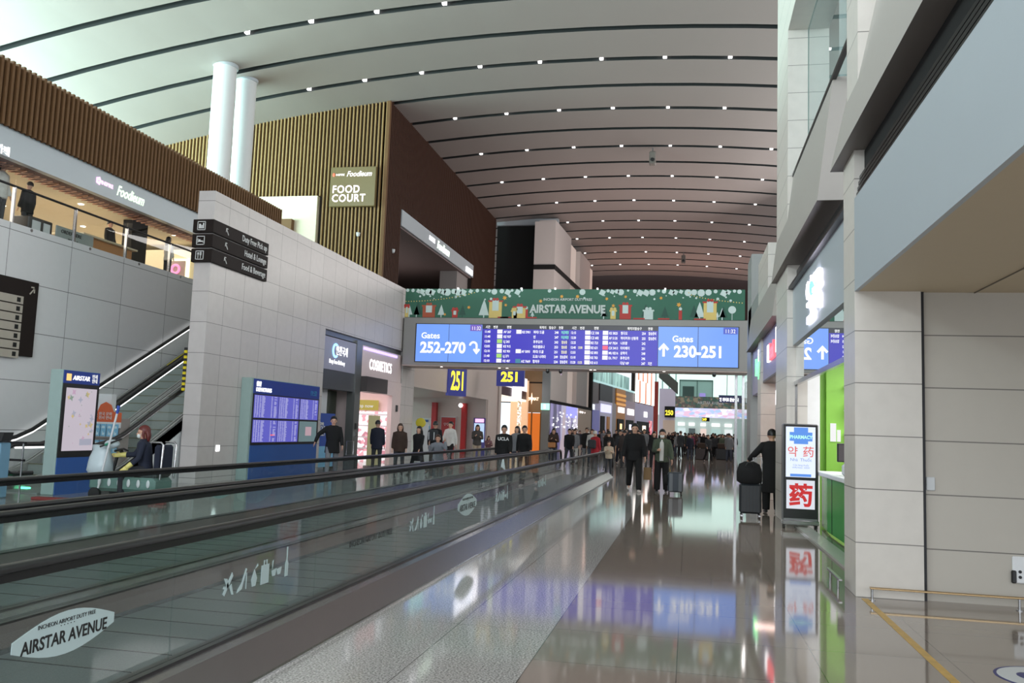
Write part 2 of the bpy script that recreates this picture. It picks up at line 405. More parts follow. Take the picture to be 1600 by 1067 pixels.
# lattice soffit edge strip
lat = MB()
for k in range(150):
    y = -1 + k * .2
    for s in (1, -1):
        lat.prism([(y + s * .1 - .012, 0), (y + s * .1 + .012, 0), (y - s * .1 + .012, .5), (y - s * .1 - .012, .5)], lambda u, v, w=0: (-14.9 + v, u, 6.78 + w), 0, .02)
struct('trim_2', lat, mat('copper_lattice', srgb(190, 140, 118), .35, .6))
sbox('ceiling', mat('rosy_soffit', srgb(120, 84, 78), .6), -15.0, -14.15, -2, 34, 6.86, 6.9)
sbox('trim_3', bluegrey, -14.15, -13.98, -2, 27.1, 6.76, 7.38)
# slatted wooden bulkhead: backing and its slats
sbox('wall_slatted', woodback, -14.12, -13.96, -2, 27.1, 7.38, 8.72)
sl = MB(); y = -1.5
while y < 27.1:
    sl.box(-13.96, -13.86, y, y + .062, 7.36, 8.75); y += .15
struct('wall_slatted', sl, woodf)
sbox('wall_slatted', woodback, -17.2, -14.0, 27.0, 27.1, 7.38, 8.72)
# daylight downlights in upper ceiling
dl0 = None
for i, (x, y) in enumerate([(-15.4, 15.2), (-15.5, 16.3), (-16.4, 16.6), (-17.0, 18.2), (-15.8, 19.6), (-18.2, 19.6), (-17.6, 22.0), (-15.6, 21.8), (-15.4, 23.2), (-20, 21), (-21, 17.6), (-22.5, 24)]):
    if dl0 is None: o = dl0 = MB().cyl((x, y, 6.985), (x, y, 7.0), .07, 14).build('recessed_downlight', glow('warm_downlight', (1, .93, .8), 7)); z0 = o.location.z
    else: o = dl0.copy(); COL.objects.link(o); o.location = (x, y, z0)
    tag(o, 'small round light in the ceiling of the upper cafe behind the glass balustrade', 'ceiling light', 'downlights in the upper cafe ceiling')
area('cafe_ceiling_light', (-17.5, 20, 6.9), (-17.5, 20, 0), 4, 10, 330, (1, .86, .66))
area('cafe_ceiling_light', (-17.5, 12, 6.9), (-17.5, 12, 0), 4, 6, 260, (1, .9, .8))
# glass balustrade on the upper floor edge
bal = thing('glass_balustrade', (-14.06, 15, 5.45), 'long frameless glass balustrade with steel handrail along the upper floor edge', 'balustrade')
MB().tube([(-14.06, -1, 6.24), (-14.06, 24.1, 6.24)], .028, 10).build('handrail', darkmetal, bal)
for k in range(14):
    y = -1.5 + 1.88 * k
    MB().box(-14.07, -14.055, y + .01, y + 1.87, 5.45, 6.74).build('glass_panel', g_clear, bal)
    MB().box(-14.10, -14.03, y - .02, y + .02, 5.45, 6.22).build('post', steel, bal)
for k in range(14):
    y = -1.5 + 1.88 * k
    MB().cyl((-13.99, y + .5, 5.40), (-14.05, y + .5, 5.40), .035, 10).build('fixing_disc', steel, bal)
# neon food court sign on the fascia
s = thing('neon_fascia_sign', (-13.97, 17.9, 6.95), 'lit script sign in pink and green on the grey fascia of the left upper floor', 'sign')
text('Foodieum', (-13.975, 18.55, 6.93), .36, glow('neon_green_white', (.75, 1, .70), 1.8), s, 'L', shear=.35, bold=.006, sx=.75)
text('INSPIRE', (-13.975, 17.97, 7.03), .13, glow('neon_pink', (1, .55, .9), 1.8), s, 'L', bold=.003)
m = MB(); fr = frL(-13.97, 17.86, 7.08)
for a in range(5): m.prism([(.045 * math.cos(t + a * 1.256) + .06 * math.cos(a * 1.256), .045 * math.sin(t + a * 1.256) + .06 * math.sin(a * 1.256)) for t in (0, 1.2, 2.4, 3.6, 4.8)], fr, 0, .01)
m.build('flower_emblem', MATS['neon_pink'], s)
s = thing('lit_shop_name', (-13.97, 14.95, 6.9), 'short white Korean letters on the grey fascia at the far left edge', 'sign')
text('앤 카페', (-13.975, 14.5, 6.80), .2, white_l, s, 'L', bold=.006)
s = thing('lit_shop_name', (-13.97, 22.55, 6.9), 'small white lit box sign on the grey fascia just left of the black direction signs', 'sign')
MB().box(-13.98, -13.95, 22.3, 22.75, 6.83, 6.96).build('light_panel', white_l, s)
# cafe interior: dark order kiosk, counter, signs, screens
k = thing('order_kiosk', (-15.0, 15.6, 5.44), 'black arched order stand with purple screen at the far left of the upper cafe', 'kiosk')
m = MB(); m.prism([(0, 0), (.95, 0), (.95, 1.25), (.8, 1.42), (.5, 1.5), (.2, 1.45), (0, 1.3)], frL(-15.2, 15.0, 5.44), 0, .3); m.build('body', black, k)
text('ORDER', (-14.89, 15.42, 6.6), .15, mat('grey_print', (.35, .36, .36), .5), k, 'L')
MB().box(-14.89, -14.87, 15.05, 15.42, 6.05, 6.35).build('screen', glow('violet_screen', srgb(180, 160, 255), 1.0), k)
k = thing('service_counter', (-15.6, 19.6, 5.44), 'low wooden cafe counter on the upper floor beside the clerk in black', 'counter')
MB().rbox(-16.0, -15.1, 18.9, 20.9, 5.44, 6.0, .02).build('front', mat('orange_wood', srgb(186, 128, 70), .45), k)
MB().rbox(-16.1, -15.0, 18.8, 21.0, 6.0, 6.05, .01).build('worktop', creamw, k)
k = thing('order_here_sign', (-14.6, 18.1, 5.44), 'grey ORDER HERE sign leaning behind the upper glass balustrade', 'sign')
MB().rbox(-14.62, -14.58, 17.35, 18.65, 5.5, 5.88, .01).build('board', mat('grey_board', srgb(150, 158, 156), .5), k)
text('ORDER HERE', (-14.575, 17.5, 5.73), .12, black, k, 'L'); text('POINT 2', (-14.575, 17.75, 5.58), .09, black, k, 'L')
k = thing('display_case', (-14.85, 16.9, 5.44), 'small dark framed display case behind the upper glass balustrade', 'display case')
MB().rbox(-15.1, -14.6, 16.5, 17.25, 5.44, 5.9, .02).build('case', rubber, k)
MB().box(-14.6, -14.585, 16.6, 16.85, 5.5, 5.82).build('window', white_p, k); MB().box(-14.6, -14.585, 16.95, 17.15, 5.5, 5.82).build('window', white_p, k)
k = thing('dark_column', (-15.6, 21.2, 5.44), 'tall narrow black pillar in the upper cafe', 'pillar')
MB().box(-15.75, -15.45, 21.3, 22.0, 5.44, 7.0).build('shaft', black, k)
k = thing('lit_wall_emblem', (-17.5, 24.17, 6.1), 'square backlit panel with pink round emblem on the upper cafe wall', 'sign')
MB().box(-16.2, -15.4, 24.1, 24.18, 5.75, 6.45).build('glow_frame', glow('amber_halo', (1, .85, .5), 2.2), k)
MB().box(-16.1, -15.5, 24.05, 24.12, 5.84, 6.36).build('plate', mat('grey_plate', srgb(170, 150, 150), .5), k)
m = MB(); m.tube([(-15.8 + .13 * math.cos(a * math.pi / 10), 24.03, 6.1 + .13 * math.sin(a * math.pi / 10)) for a in range(21)], .04, 8); m.build('ring', glow('pink_ring', (1, .25, .45), 1.8), k)
k = thing('menu_board', (-26.9, 20, 6), 'pale board with line drawings on the back wall of the upper cafe', 'board')
MB().box(-19.4, -19.3, 21.0, 24.1, 5.5, 6.8).build('panel', white_p, k)
m = MB()
for i in range(26):
    a = random.uniform(21.2, 23.6); b = random.uniform(5.6, 6.5); m.box(-19.3, -19.29, a, a + random.uniform(.1, .35), b, b + .015); m.box(-19.3, -19.29, a, a + .015, b, b + random.uniform(.05, .2))
m.build('drawing', greymetal, k)

# directory sign on the well wall (left edge)
s = thing('directory_sign', (-13.97, 14.9, 2.67), 'large dark brown directory board with grey rows, cut by the left edge', 'sign')
MB().rbox(-14.0, -13.92, 13.6, 16.2, 2.67, 4.29, .008).build('board', signblack, s)
rowm = mat('row_strip', srgb(168, 160, 148), .5)
names = ['Duty Free Pick up', 'Hotel & Lounge', 'Food & Beverage', 'Transfer', 'Medical', 'Restroom', 'Smoking room']
for i, nme in enumerate(names):
    z = 3.93 - i * .192
    r_ = MB().box(-13.92, -13.912, 13.7, 15.78, z - .165, z).build('row', rowm, s)
    text(nme, (-13.91, 15.3 - .062 * len(nme), z - .12), .11, black, r_, 'L', name='row_lettering')
    MB().box(-13.912, -13.908, 15.6, 15.7, z - .13, z - .035).build('pictogram', black, r_)
m = MB(); fr = frL(-13.915, 15.93, 4.02)
m.prism([(0, .0), (.02, -.02), (.15, .12), (.13, .14)], fr, 0, .01); m.prism([(.04, .13), (.15, .13), (.15, .16), (.04, .16)], fr, 0, .01); m.prism([(.12, .03), (.15, .03), (.15, .16), (.12, .16)], fr, 0, .01)
m.build('arrow', rowm, s)

# twin escalators between the well wall and the stone block
SL = .516; Y0 = 15.8; YT = Y0 + 5.4 / SL
def esc(name, xl, xr, label):
    t = thing(name, ((xl + xr) / 2, 15, 0), label, 'escalator', 'escalators to the upper floor')
    def prof(off, y0=14.35, ext=True): return [(y0, off), (Y0 - .5, off), (Y0 + .05, off + .1), (Y0 + .5, off + .5 * SL), (YT, off + (YT - Y0) * SL), (YT + 1, off + (YT - Y0) * SL)]
    for i, x in enumerate((xl, xr)):
        hp = prof(.86, 14.5)
        arc = [(14.5 - .28 * math.sin(a), .58 + .28 * math.cos(a)) for a in [math.pi * k / 10 for k in range(1, 11)]] + [(15.0, .30)]
        MB().tube([(x, a, b) for a, b in list(reversed(arc)) + hp], [(.045, .035)] * (len(arc) + len(hp)), 12).build('handrail', rubber, t)
        MB().tube([(x, a, b - .06) for a, b in hp], .017, 8).build('rail_light', glow('handrail_light', (1, 1, .98), 2.6) if i == 0 else steel, t)
        g = MB(); lo = prof(.22, 14.5)
        g.add([(x - .006, a, b) for a, b in lo] + [(x - .006, a, b - .06) for a, b in hp], [(k, k + 1, len(lo) + k + 1, len(lo) + k) for k in range(len(lo) - 1)])
        g.build('glass_panel', g_clear, t)
        for dx0, dx1 in ((-.062, -.02), (.02, .062)):
            d = MB(); vs = []
            for a, b in lo: vs += [(x + dx0, a, b - .0), (x + dx1, a, b - .0), (x + dx1, a, b - .26), (x + dx0, a, b - .26)]
            fs = []
            for k in range(len(lo) - 1):
                for j in range(4): fs.append((k * 4 + j, k * 4 + (j + 1) % 4, k * 4 + 4 + (j + 1) % 4, k * 4 + 4 + j))
            d.add(vs, fs); d.build('deck', mat('escalator_deck', srgb(168, 168, 166), .35, .25), t)
    st_ = MB(); n = 0; y = Y0; z = .0
    xa, xb = xl + .07, xr - .07
    st_.box(xa, xb, 14.0, Y0, -.02, .02)
    while z < 5.3:
        st_.box(xa, xb, y, y + .42, z - .3, z + .2); st_.box(xa, xb, y - .012, y + .012, z + .19, z + .203, 1)
        y += .2 / SL; z += .2
    st_.build('steps', [mat('step_grey_green', srgb(140, 150, 146), .5, .2), mat('yellow_step_edge', srgb(100, 96, 60), .5)], t)
    tr = MB(); tr.add([(xa, Y0, -.02), (xb, Y0, -.02), (xb, YT, 5.3), (xa, YT, 5.3), (xa, YT, 4.9), (xb, YT, 4.9)], [(0, 1, 2, 3), (0, 4, 5, 1)]); tr.build('truss', greymetal, t)
    return t
e1 = esc('escalator', -13.85, -12.8, 'escalator nearest the left wall, with a white lit handrail')
e2 = esc('escalator', -12.66, -11.6, 'escalator beside the stone block, right one of the pair')
for e in (e1, e2): del e['group']
k = thing('yellow_sticker', (-12.78, 19.8, 2.7), 'small yellow warning sticker on the left escalator', 'sticker')
MB().add([(-12.79, 19.4, 2.72), (-12.79, 20.2, 3.13), (-12.79, 20.2, 3.2), (-12.79, 19.4, 2.79)], [(0, 1, 2, 3)]).add([(-12.785, 19.4, 2.72), (-12.785, 20.2, 3.13), (-12.785, 20.2, 3.2), (-12.785, 19.4, 2.79)], [(3, 2, 1, 0)]).build('film', mat('yellow_film', srgb(200, 190, 50), .5), k)
# side panel below right escalator
m = MB(); m.prism([(15.2, 0), (YT, 0), (YT, (YT - Y0) * SL - .05), (Y0, -.02 + .0)], lambda u, v, w=0: (-11.46 - w, u, v), 0, .03); struct('wall_escalator_side', m, white_p)
# steel barrier at the escalator foot
b_ = thing('steel_barrier', (-12.8, 14.6, 0), 'steel barrier rail standing in front of the escalator foot at far left', 'barrier')
for z in (.92, .6): MB().tube([(-13.6, 14.0, z), (-12.0, 14.0, z)], .022, 10).build('rail', darkmetal, b_)
for x in (-13.55, -13.0, -12.4, -12.05): MB().tube([(x, 14.0, 0), (x, 14.0, .92)], .018, 10).build('post', steel, b_)
MB().box(-13.0, -12.4, 14.0, 14.01, .1, .85).build('glass_panel', g_clear, b_)
o = MB().rbox(-12.62, -12.42, 14.62, 14.72, .0, .05, .005).build('green_indicator', glow('green_light', (.1, 1, .45), 4)); tag(o, 'small green glowing indicator on the floor at the escalator foot', 'light')

# pale stone block with storefronts
def L(mb, y0, y1, z0, z1, x0=-11.42, x1=-11.0): mb.box(x0, x1, y0, y1, z0, z1); return mb
m = MB(); L(m, 18.15, 24.8, 0, 6.84); L(m, 24.8, 32.3, 4.38, 6.84); L(m, 32.3, 33.8, 0, 6.84); m.box(-17, -11.42, 33.4, 33.8, 0, 3.0)
struct('wall_stone_block', m, stone)
m = MB(); m.box(-11.42, -11.0, 18.10, 18.15, 0, 6.84); struct('wall_stone_block', m, stone_x)
sbox('wall_stone_block', stone, -11.42, -11.40, 18.15, 33.8, 6.84, 6.85)
m = MB()
for k in range(16): m.box(-11.50, -11.425, 18.08, 18.12, 2.11 + k * .0625, 2.11 + k * .0625 + .0625, k % 2)
o = m.build('hazard_tape', [mat('yellow_tape', srgb(220, 200, 20), .5), rubber]); tag(o, 'vertical yellow and black hazard strip on the left edge of the stone block', 'tape')
# tile light near floor
o = MB().box(-11.0, -10.985, 18.9, 19.05, .72, .86).build('wall_light', glow('night_light', (.95, 1, 1), 3)); tag(o, 'tiny white lit wall plate low on the stone block left of the flight board', 'wall light')
# black three-row direction sign wrapping the corner
s = thing('direction_sign', (-11.05, 18.1, 5.1), 'black three-row direction sign wrapping the top corner of the stone block', 'sign')
picm = mat('sign_white_print', srgb(215, 215, 215), .5)
for i, (nme, z) in enumerate((('Duty Free Pick up', 5.82), ('Hotel & Lounge', 5.47), ('Food & Beverage', 5.12))):
    m = MB(); m.rbox(-11.46, -10.93, 18.0, 18.12, z, z + .31, .006); m.rbox(-11.02, -10.93, 18.1, 20.62 + .1, z, z + .31, .006)
    ro = m.build('row', signblack, s)
    text(nme, (-10.925, 20.62, z + .09), .22, picm, ro, 'L', align='RIGHT', sx=.8, name='row_lettering')
    m = MB(); fr = frF(-11.34, 17.995, z + .05)
    for a in ((0, 0, .21, .015), (0, .195, .21, .21), (0, 0, .015, .21), (.195, 0, .21, .21)): m.prism([(a[0], a[1]), (a[2], a[1]), (a[2], a[3]), (a[0], a[3])], fr, 0, .004)
    if i == 0: ps = ((.04, .04, .09, .15), (.1, .04, .13, .12), (.14, .04, .17, .17))
    elif i == 1: ps = ((.03, .05, .045, .15), (.03, .07, .18, .1), (.165, .05, .18, .1), (.06, .1, .1, .13))
    else: ps = ((.06, .03, .075, .17), (.045, .12, .09, .17), (.125, .03, .14, .17), (.11, .1, .155, .18))
    for a in ps: m.prism([(a[0], a[1]), (a[2], a[1]), (a[2], a[3]), (a[0], a[3])], fr, 0, .004)
    m.build('pictogram', picm, ro)
    m = MB(); fr = frL(-10.925, 18.55, z + .07)
    m.prism([(.02, .15), (.005, .135), (.12, .0), (.135, .015)], fr, 0, .004); m.prism([(0, .14), (.09, .14), (.09, .16), (0, .16)], fr, 0, .004); m.prism([(0, .06), (.018, .06), (.018, .16), (0, .16)], fr, 0, .004)
    m.build('arrow', picm, ro)

# flight information board, standing against the stone block
s = thing('flight_information_board', (-10.75, 22, 0), 'tall blue flight information board of six screens standing against the stone block', 'flight board')
MB().rbox(-11.0, -10.72, 19.9, 24.0, 0, 2.55, .01).build('cabinet', teal_edge, s)
MB().box(-10.72, -10.70, 20.0, 23.95, 0, .86).build('lower_panel', blue_p, s)
MB().box(-10.72, -10.70, 20.0, 23.95, 2.16, 2.53).build('header', mat('blue_header', srgb(42, 66, 150), .3), s)
MB().box(-10.72, -10.695, 20.0, 23.95, .86, 2.16).build('bezel', rubber, s)
text('출발\nDEPARTURES', (-10.69, 20.1, 2.36), .14, white_l, s, 'L', bold=.003); text('11:32', (-10.69, 23.3, 2.25), .2, mat('clock_teal', srgb(70, 150, 190), .4), s, 'L')
scr_b = glow('board_screen_blue', srgb(92, 92, 190), 1.0); scr_t = glow('board_text', srgb(190, 190, 235), .9)
def rows_screen(par, y0, y1, z0, z1, seed, n=18, face='L', x=-10.69):
    random.seed(seed)
    sc_ = MB().box(x - .005, x, y0, y1, z0, z1).build('screen', scr_b, par)
    m = MB(); w = y1 - y0; h = (z1 - z0) / (n + 1)
    for r in range(n):
        z = z1 - (r + 1.2) * h
        for c, (a, l) in enumerate(((.03, .05), (.11, .07), (.21, .06), (.30, .14), (.70, .05), (.82, .12))):
            if c == 5 and random.random() < .3: continue
            m.box(x, x + .002, y0 + a * w, y0 + (a + l * random.uniform(.6, 1)) * w, z, z + h * .55)
    m.build('screen_rows', scr_t, par); random.seed(11)
for i, (a, b) in enumerate(((20.04, 21.35), (21.38, 22.62), (22.68, 23.88))):
    rows_screen(s, a, b, 1.55, 2.13, i)
    if i < 2: rows_screen(s, a, b, .93, 1.5, i + 5)
MB().box(-10.695, -10.69, 22.7, 23.85, .93, 1.5).build('map_screen', glow('grey_green_screen', srgb(96, 118, 122), 1), s)
MB().box(-10.69, -10.688, 23.1, 23.5, 1.1, 1.35).build('map_area', glow('pink_patch', srgb(178, 150, 160), 1), s)
MB().box(-10.69, -10.688, 21.0, 21.25, 1.1, 1.13).build('delay_row', glow('red_row', srgb(235, 90, 90), 1.2), s)

# storefront bay 1: lift lobby with duty free sign
sbox('trim_4', greymetal, -11.3, -11.1, 24.8, 32.3, 4.22, 4.38)
sbox('trim_4', greymetal, -11.3, -11.02, 27.5, 28.0, 0, 4.3)
s = thing('lift_lobby_sign', (-11.05, 26.2, 3.2), 'blue-lit lobby sign with blue crescent above the lift, left of the COSMETICS sign', 'sign')
MB().rbox(-11.25, -11.05, 24.85, 27.5, 3.15, 4.18, .01).build('panel', mat('lavender_panel', srgb(158, 158, 178), .4), s)
m = MB(); m.tube([(-11.04, 25.75 + .2 * math.cos(a), 3.78 + .2 * math.sin(a)) for a in [R(60 + 12 * k) for k in range(21)]], .035, 8); m.build('crescent', glow('blue_crescent', (.25, .55, 1), 2.5), s)
text('인천국제', (-11.04, 25.8, 3.68), .33, white_l, s, 'L', bold=.002, sx=.75, space=1.15); text('Duty Free Delivery', (-11.04, 25.3, 3.36), .19, white_l, s, 'L', bold=.001, sx=.75, space=1.12)
sbox('trim_5', mat('dark_grey_lintel', srgb(84, 86, 90), .4, .3), -11.25, -11.08, 24.8, 27.5, 2.55, 3.15)
s = thing('lift_door', (-11.6, 26, 0), 'grey-green steel lift door under the lobby sign', 'lift')
dm = mat('green_grey_steel', srgb(104, 110, 100), .25, .7)
MB().box(-11.7, -11.62, 24.8, 26.1, 0, 2.55).build('door', dm, s); MB().box(-11.7, -11.62, 26.12, 27.4, 0, 2.55).build('door', dm, s)
s = thing('lift_call_panel', (-11.0, 27.75, 1.2), 'small black call panel on the grey post right of the lift', 'switch')
MB().rbox(-11.02, -10.99, 27.66, 27.82, 1.3, 1.5, .004).build('screen', rubber, s); MB().rbox(-11.02, -10.99, 27.68, 27.80, 1.05, 1.22, .004).build('button_plate', steel, s)
s = thing('blue_poster_stand', (-11.2, 25.5, 0), 'upright blue poster banner standing before the lift', 'banner')
MB().rbox(-11.25, -11.2, 24.9, 26.4, .1, 1.78, .01).build('board', mat('poster_blue', srgb(34, 74, 160), .4), s)
MB().box(-11.2, -11.195, 24.95, 26.35, .1, .75).build('print', mat('poster_cyan', srgb(120, 180, 215), .4), s)
text('Move\nSEOUL\nEASILY', (-11.19, 25.05, 1.4), .2, picm, s, 'L', bold=.004, line=.8)
# storefront bay 2: cosmetics shop
pinkw = mat('pink_white_wall', srgb(226, 206, 204), .4)
s = thing('cosmetics_sign', (-11.02, 30, 3.1), 'pink panel with white lit COSMETICS letters above the shop entrance', 'sign')
MB().rbox(-11.2, -11.03, 28.05, 32.2, 3.12, 4.2, .01).build('panel', pinkw, s)
text('COSMETICS', (-11.02, 28.75, 3.42), .52, white_hot, s, 'L', bold=.002, sx=.72, space=1.22)
MB().box(-11.03, -11.0, 28.1, 31.6, 4.05, 4.14).build('violet_strip', glow('violet_strip', (.45, .35, 1), 2.2), s)
sbox('trim_6', mat('dark_brown_shutter', srgb(58, 50, 50), .4), -11.3, -10.8, 28.0, 30.1, 2.6, 3.12)
m = MB(); m.box(-11.2, -11.03, 30.1, 32.3, 2.6, 3.12); m.box(-11.2, -11.03, 31.3, 32.3, 0, 2.6); struct('wall_shop_front', m, pinkw)
m = MB(); m.box(-16, -11.2, 27.9, 28.0, 0, 3.1); m.box(-16, -15.9, 28, 33.4, 0, 3.1); m.box(-16, -11.2, 33.2, 33.4, 0, 3.1); struct('wall_shop', m, pinkw)
sbox('ceiling', pinkw, -16, -11.2, 27.9, 33.4, 3.1, 3.2)
area('shop_ceiling_light', (-13.4, 30.4, 3.05), (-13.4, 30.4, 0), 3.5, 4, 150, (1, .84, .86))
s = thing('cosmetics_shelf', (-15.6, 31, 0), 'brightly lit pink shelf of cosmetics along the rear wall of the shop', 'shelf')
MB().box(-15.88, -15.6, 28.3, 33.1, 0, 2.3).build('cabinet', glow_random('cosmetics_glow', 7, [(1, .75, .8), (1, 1, 1), (.9, .35, .4), (1, .9, .9), (.5, .2, .25), (1, .8, .85)], 1.3), s)
for z in (.6, 1.1, 1.6, 2.1): MB().box(-15.6, -15.3, 28.3, 33.1, z, z + .04).build('shelf', white_p, s)
s = thing('cosmetics_shelf', (-13.2, 33.0, 0), 'glowing shelf of white and red cosmetics on the end wall of the pink shop', 'shelf')
MB().box(-15.5, -11.6, 33.0, 33.2, 0, 2.0).build('cabinet', MATS['cosmetics_glow'], s)
for z in (.5, .95, 1.4, 1.85): MB().box(-15.5, -11.6, 32.75, 33.0, z, z + .05).build('shelf', white_p, s)
s = thing('yellow_shop_sign', (-12.4, 33.0, 2), 'small yellow sign hanging inside the cosmetics shop', 'sign')
MB().box(-13.4, -12.2, 33.0, 33.05, 2.05, 2.45).build('board', glow('yellow_board', srgb(190, 170, 60), .8), s); text('shop now', (-13.2, 32.99, 2.15), .2, white_l2, s, 'F')
s = thing('yellow_banner', (-11.0, 29.2, 0), 'pale yellow upright banner at the cosmetics shop entrance', 'banner')
MB().rbox(-10.95, -10.91, 28.7, 29.8, .05, 1.8, .008).build('panel', mat('pale_yellow', srgb(196, 190, 140), .5), s); MB().box(-11.1, -10.8, 28.8, 29.7, 0, .05).build('foot', steel, s)
s = thing('wall_alarm', (-11, 32.3, 1.9), 'small black alarm dot on the pale wall right of the cosmetics shop', 'alarm'); MB().rbox(-11.03, -10.98, 31.75, 31.9, 2.0, 2.25, .01).build('case', rubber, s)

# digital kiosk in front of the escalators
s = thing('advertising_kiosk', (-11.4, 14.45, 0), 'tall blue digital kiosk with pale flowery screen left of the brochure rack', 'kiosk')
KF = -11.3
MB().rbox(KF - .26, KF, 13.93, 14.95, 0, 2.3, .015).build('housing', teal_edge, s)
MB().box(KF, KF + .015, 13.96, 14.95, .0, .68).build('lower_panel', blue_p, s)
kh = MB().box(KF, KF + .015, 13.96, 14.95, 2.05, 2.29).build('header', mat('blue_header', srgb(42, 66, 150)), s)
MB().box(KF, KF + .02, 13.96, 14.95, .68, 2.05).build('bezel', rubber, s)
ks = MB().box(KF + .02, KF + .024, 14.04, 14.88, .80, 1.97).build('screen', glow('pale_pink_screen', srgb(206, 196, 208), .85), s)
random.seed(3); m = MB()
for i in range(30):
    u, v, r_ = random.uniform(14.08, 14.84), random.uniform(.86, 1.93), random.choice((.015, .03, .05, .07))
    a0 = random.uniform(0, 6); m.prism([(u + r_ * (1 if q % 2 else .45) * math.cos(a0 + q * .785), v + r_ * (1 if q % 2 else .45) * math.sin(a0 + q * .785)) for q in range(8)], lambda p, q, w=0: (KF + .025 + w, p, q), 0, .001, i % 4)
m.prism([(14.5, .9), (14.84, .9), (14.84, 1.02), (14.5, 1.02)], lambda p, q, w=0: (KF + .025 + w, p, q), 0, .001, 3)
m.build('screen_flowers', [glow('fl_a', srgb(212, 190, 130), .8), glow('fl_b', srgb(140, 160, 145), .8), glow('fl_c', srgb(204, 170, 196), .8), glow('fl_d', srgb(176, 178, 196), .8)], ks)
text('AIRSTAR', (KF + .02, 14.19, 2.12), .12, white_l, kh, 'L', bold=.001, shear=.2); MB().rbox(KF + .015, KF + .02, 14.02, 14.15, 2.10, 2.23, .002).build('emblem', glow('amber', (1, .6, .2), 1.2), kh)
text('면세\n안내', (KF + .02, 14.72, 2.18), .085, white_l2, kh, 'L', bold=.002)
# brochure rack
s = thing('brochure_rack', (-12.0, 16.3, 0), 'grey brochure rack with orange rounded header and rows of light blue leaflets', 'rack')
MB().rbox(-12.38, -11.64, 16.2, 16.5, 0, 1.42, .01).build('cabinet', mat('rack_grey', srgb(140, 132, 128), .5), s)
m = MB(); m.prism([(0, 0), (.74, 0), (.74, .2), (.55, .22), (.48, .36), (.36, .42), (.24, .36), (.18, .22), (0, .2)], frF(-12.38, 16.2, 1.34), 0, .03); m.build('header', mat('orange_header', srgb(200, 92, 52), .5), s)
MB().box(-12.38, -11.64, 16.17, 16.2, 1.22, 1.34).build('label_strip', white_p, s)
text('4F', (-12.33, 16.165, 1.40), .15, picm, s); text('한국 문화\n전시 안내', (-12.16, 16.165, 1.48), .08, picm, s); text('gallery', (-12.15, 16.165, 1.25), .07, blue_p, s)
lf = mat('leaflet_blue', srgb(120, 175, 205), .5); lf2 = mat('leaflet_white', srgb(190, 215, 225), .5); lf0 = None
for r_ in range(2):
    MB().box(-12.36, -11.66, 16.14, 16.2, .70 + r_ * .34 - .03, .70 + r_ * .34).build('shelf', MATS['rack_grey'], s)
for r_ in range(2):
    for c in range(5):
        x = -12.36 + c * .142; z = .70 + r_ * .34
        if lf0 is None:
            mm = MB(); mm.box(x, x + .12, 16.15, 16.17, z, z + .26); mm.prism([(.04, .03), (.09, .03), (.09, .08), (.055, .08), (.055, .11), (.04, .11)], frF(x, 16.15, z), 0, .002, 1); mm.prism([(.02, .17), (.1, .17), (.09, .22), (.03, .22)], frF(x, 16.15, z), 0, .002, 1)
            o = lf0 = mm.build('leaflet', [lf, lf2])
            b0 = Vector(o.location) - Vector((x, 0, z))
        else: o = lf0.copy(); COL.objects.link(o); o.location = Vector((x, 0, z)) + b0
        tag(o, 'light blue leaflet standing in the brochure rack below the orange header, %s row' % ('lower', 'upper')[r_], 'leaflet', 'leaflets in the %s rack row' % ('lower', 'upper')[r_])
s = thing('paper_box', (-12.25, 16.35, 1.42), 'white paper box behind the orange header of the brochure rack', 'box'); MB().box(-12.33, -11.98, 16.3, 16.45, 1.42, 1.93).build('sheet', white_p, s)
# info terminal at left border
s = thing('information_terminal', (-11.55, 13, 0), 'light blue information terminal with black tilted top at the left border', 'terminal')
MB().rbox(-11.95, -11.56, 12.9, 13.15, 0, .95, .02).build('body', mat('pale_blue_body', srgb(110, 150, 175), .4), s)
m = MB(); m.prism([(0, 0), (.42, .05), (.46, .2), (.38, .2)], frF(-11.95, 12.9, .93), -.2, .02); m.build('head', rubber, s)
for z in (.35, .5, .65): MB().box(-11.66, -11.58, 12.895, 12.9, z, z + .08).build('sticker', mat('cream_sticker', srgb(205, 205, 160), .5), s)

# round white columns on the upper floor
for i, (x, y, lab) in enumerate(((-19.1, 31.5, 'round white column left of the pair rising to the vault'), (-18.97, 33.05, 'round white column right of the pair rising to the vault'))):
    t = thing('round_column', (x, y, 5.4), lab, 'column')
    MB().tube([(x, y, 5.4), (x, y, zc(x) + .3)], .46 if i == 0 else .42, 40).build('shaft', white_p, t)
    MB().tube([(x, y, zc(x) - .06), (x, y, zc(x) + .1)], .52 if i == 0 else .48, 40).build('collar', bluegrey, t)

# timber-clad volume: front (facing the viewer) and long side
sbox('wall_timber', woodback, -34, -14.12, 37.5, 37.7, 3.4, 19)
sbox('wall_timber', woodback, -14.3, -14.06, 37.5, 39.7, 3.4, 17.4)
sbox('wall_timber', woodback, -14.3, -14.06, 39.7, 54.2, 12.1, 17.4)
sbox('wall_timber', woodback, -14.3, -14.06, 54.2, 60.5, 3.4, 17.4)
sl = MB(); x = -14.16
while x > -33:
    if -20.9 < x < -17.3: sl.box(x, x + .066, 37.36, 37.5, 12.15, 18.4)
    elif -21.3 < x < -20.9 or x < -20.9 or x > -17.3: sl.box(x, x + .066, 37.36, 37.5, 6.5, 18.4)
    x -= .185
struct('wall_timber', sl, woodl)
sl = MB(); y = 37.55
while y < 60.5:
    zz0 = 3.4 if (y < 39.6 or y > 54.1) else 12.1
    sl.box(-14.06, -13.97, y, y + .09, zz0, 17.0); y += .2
struct('wall_timber', sl, woodd)
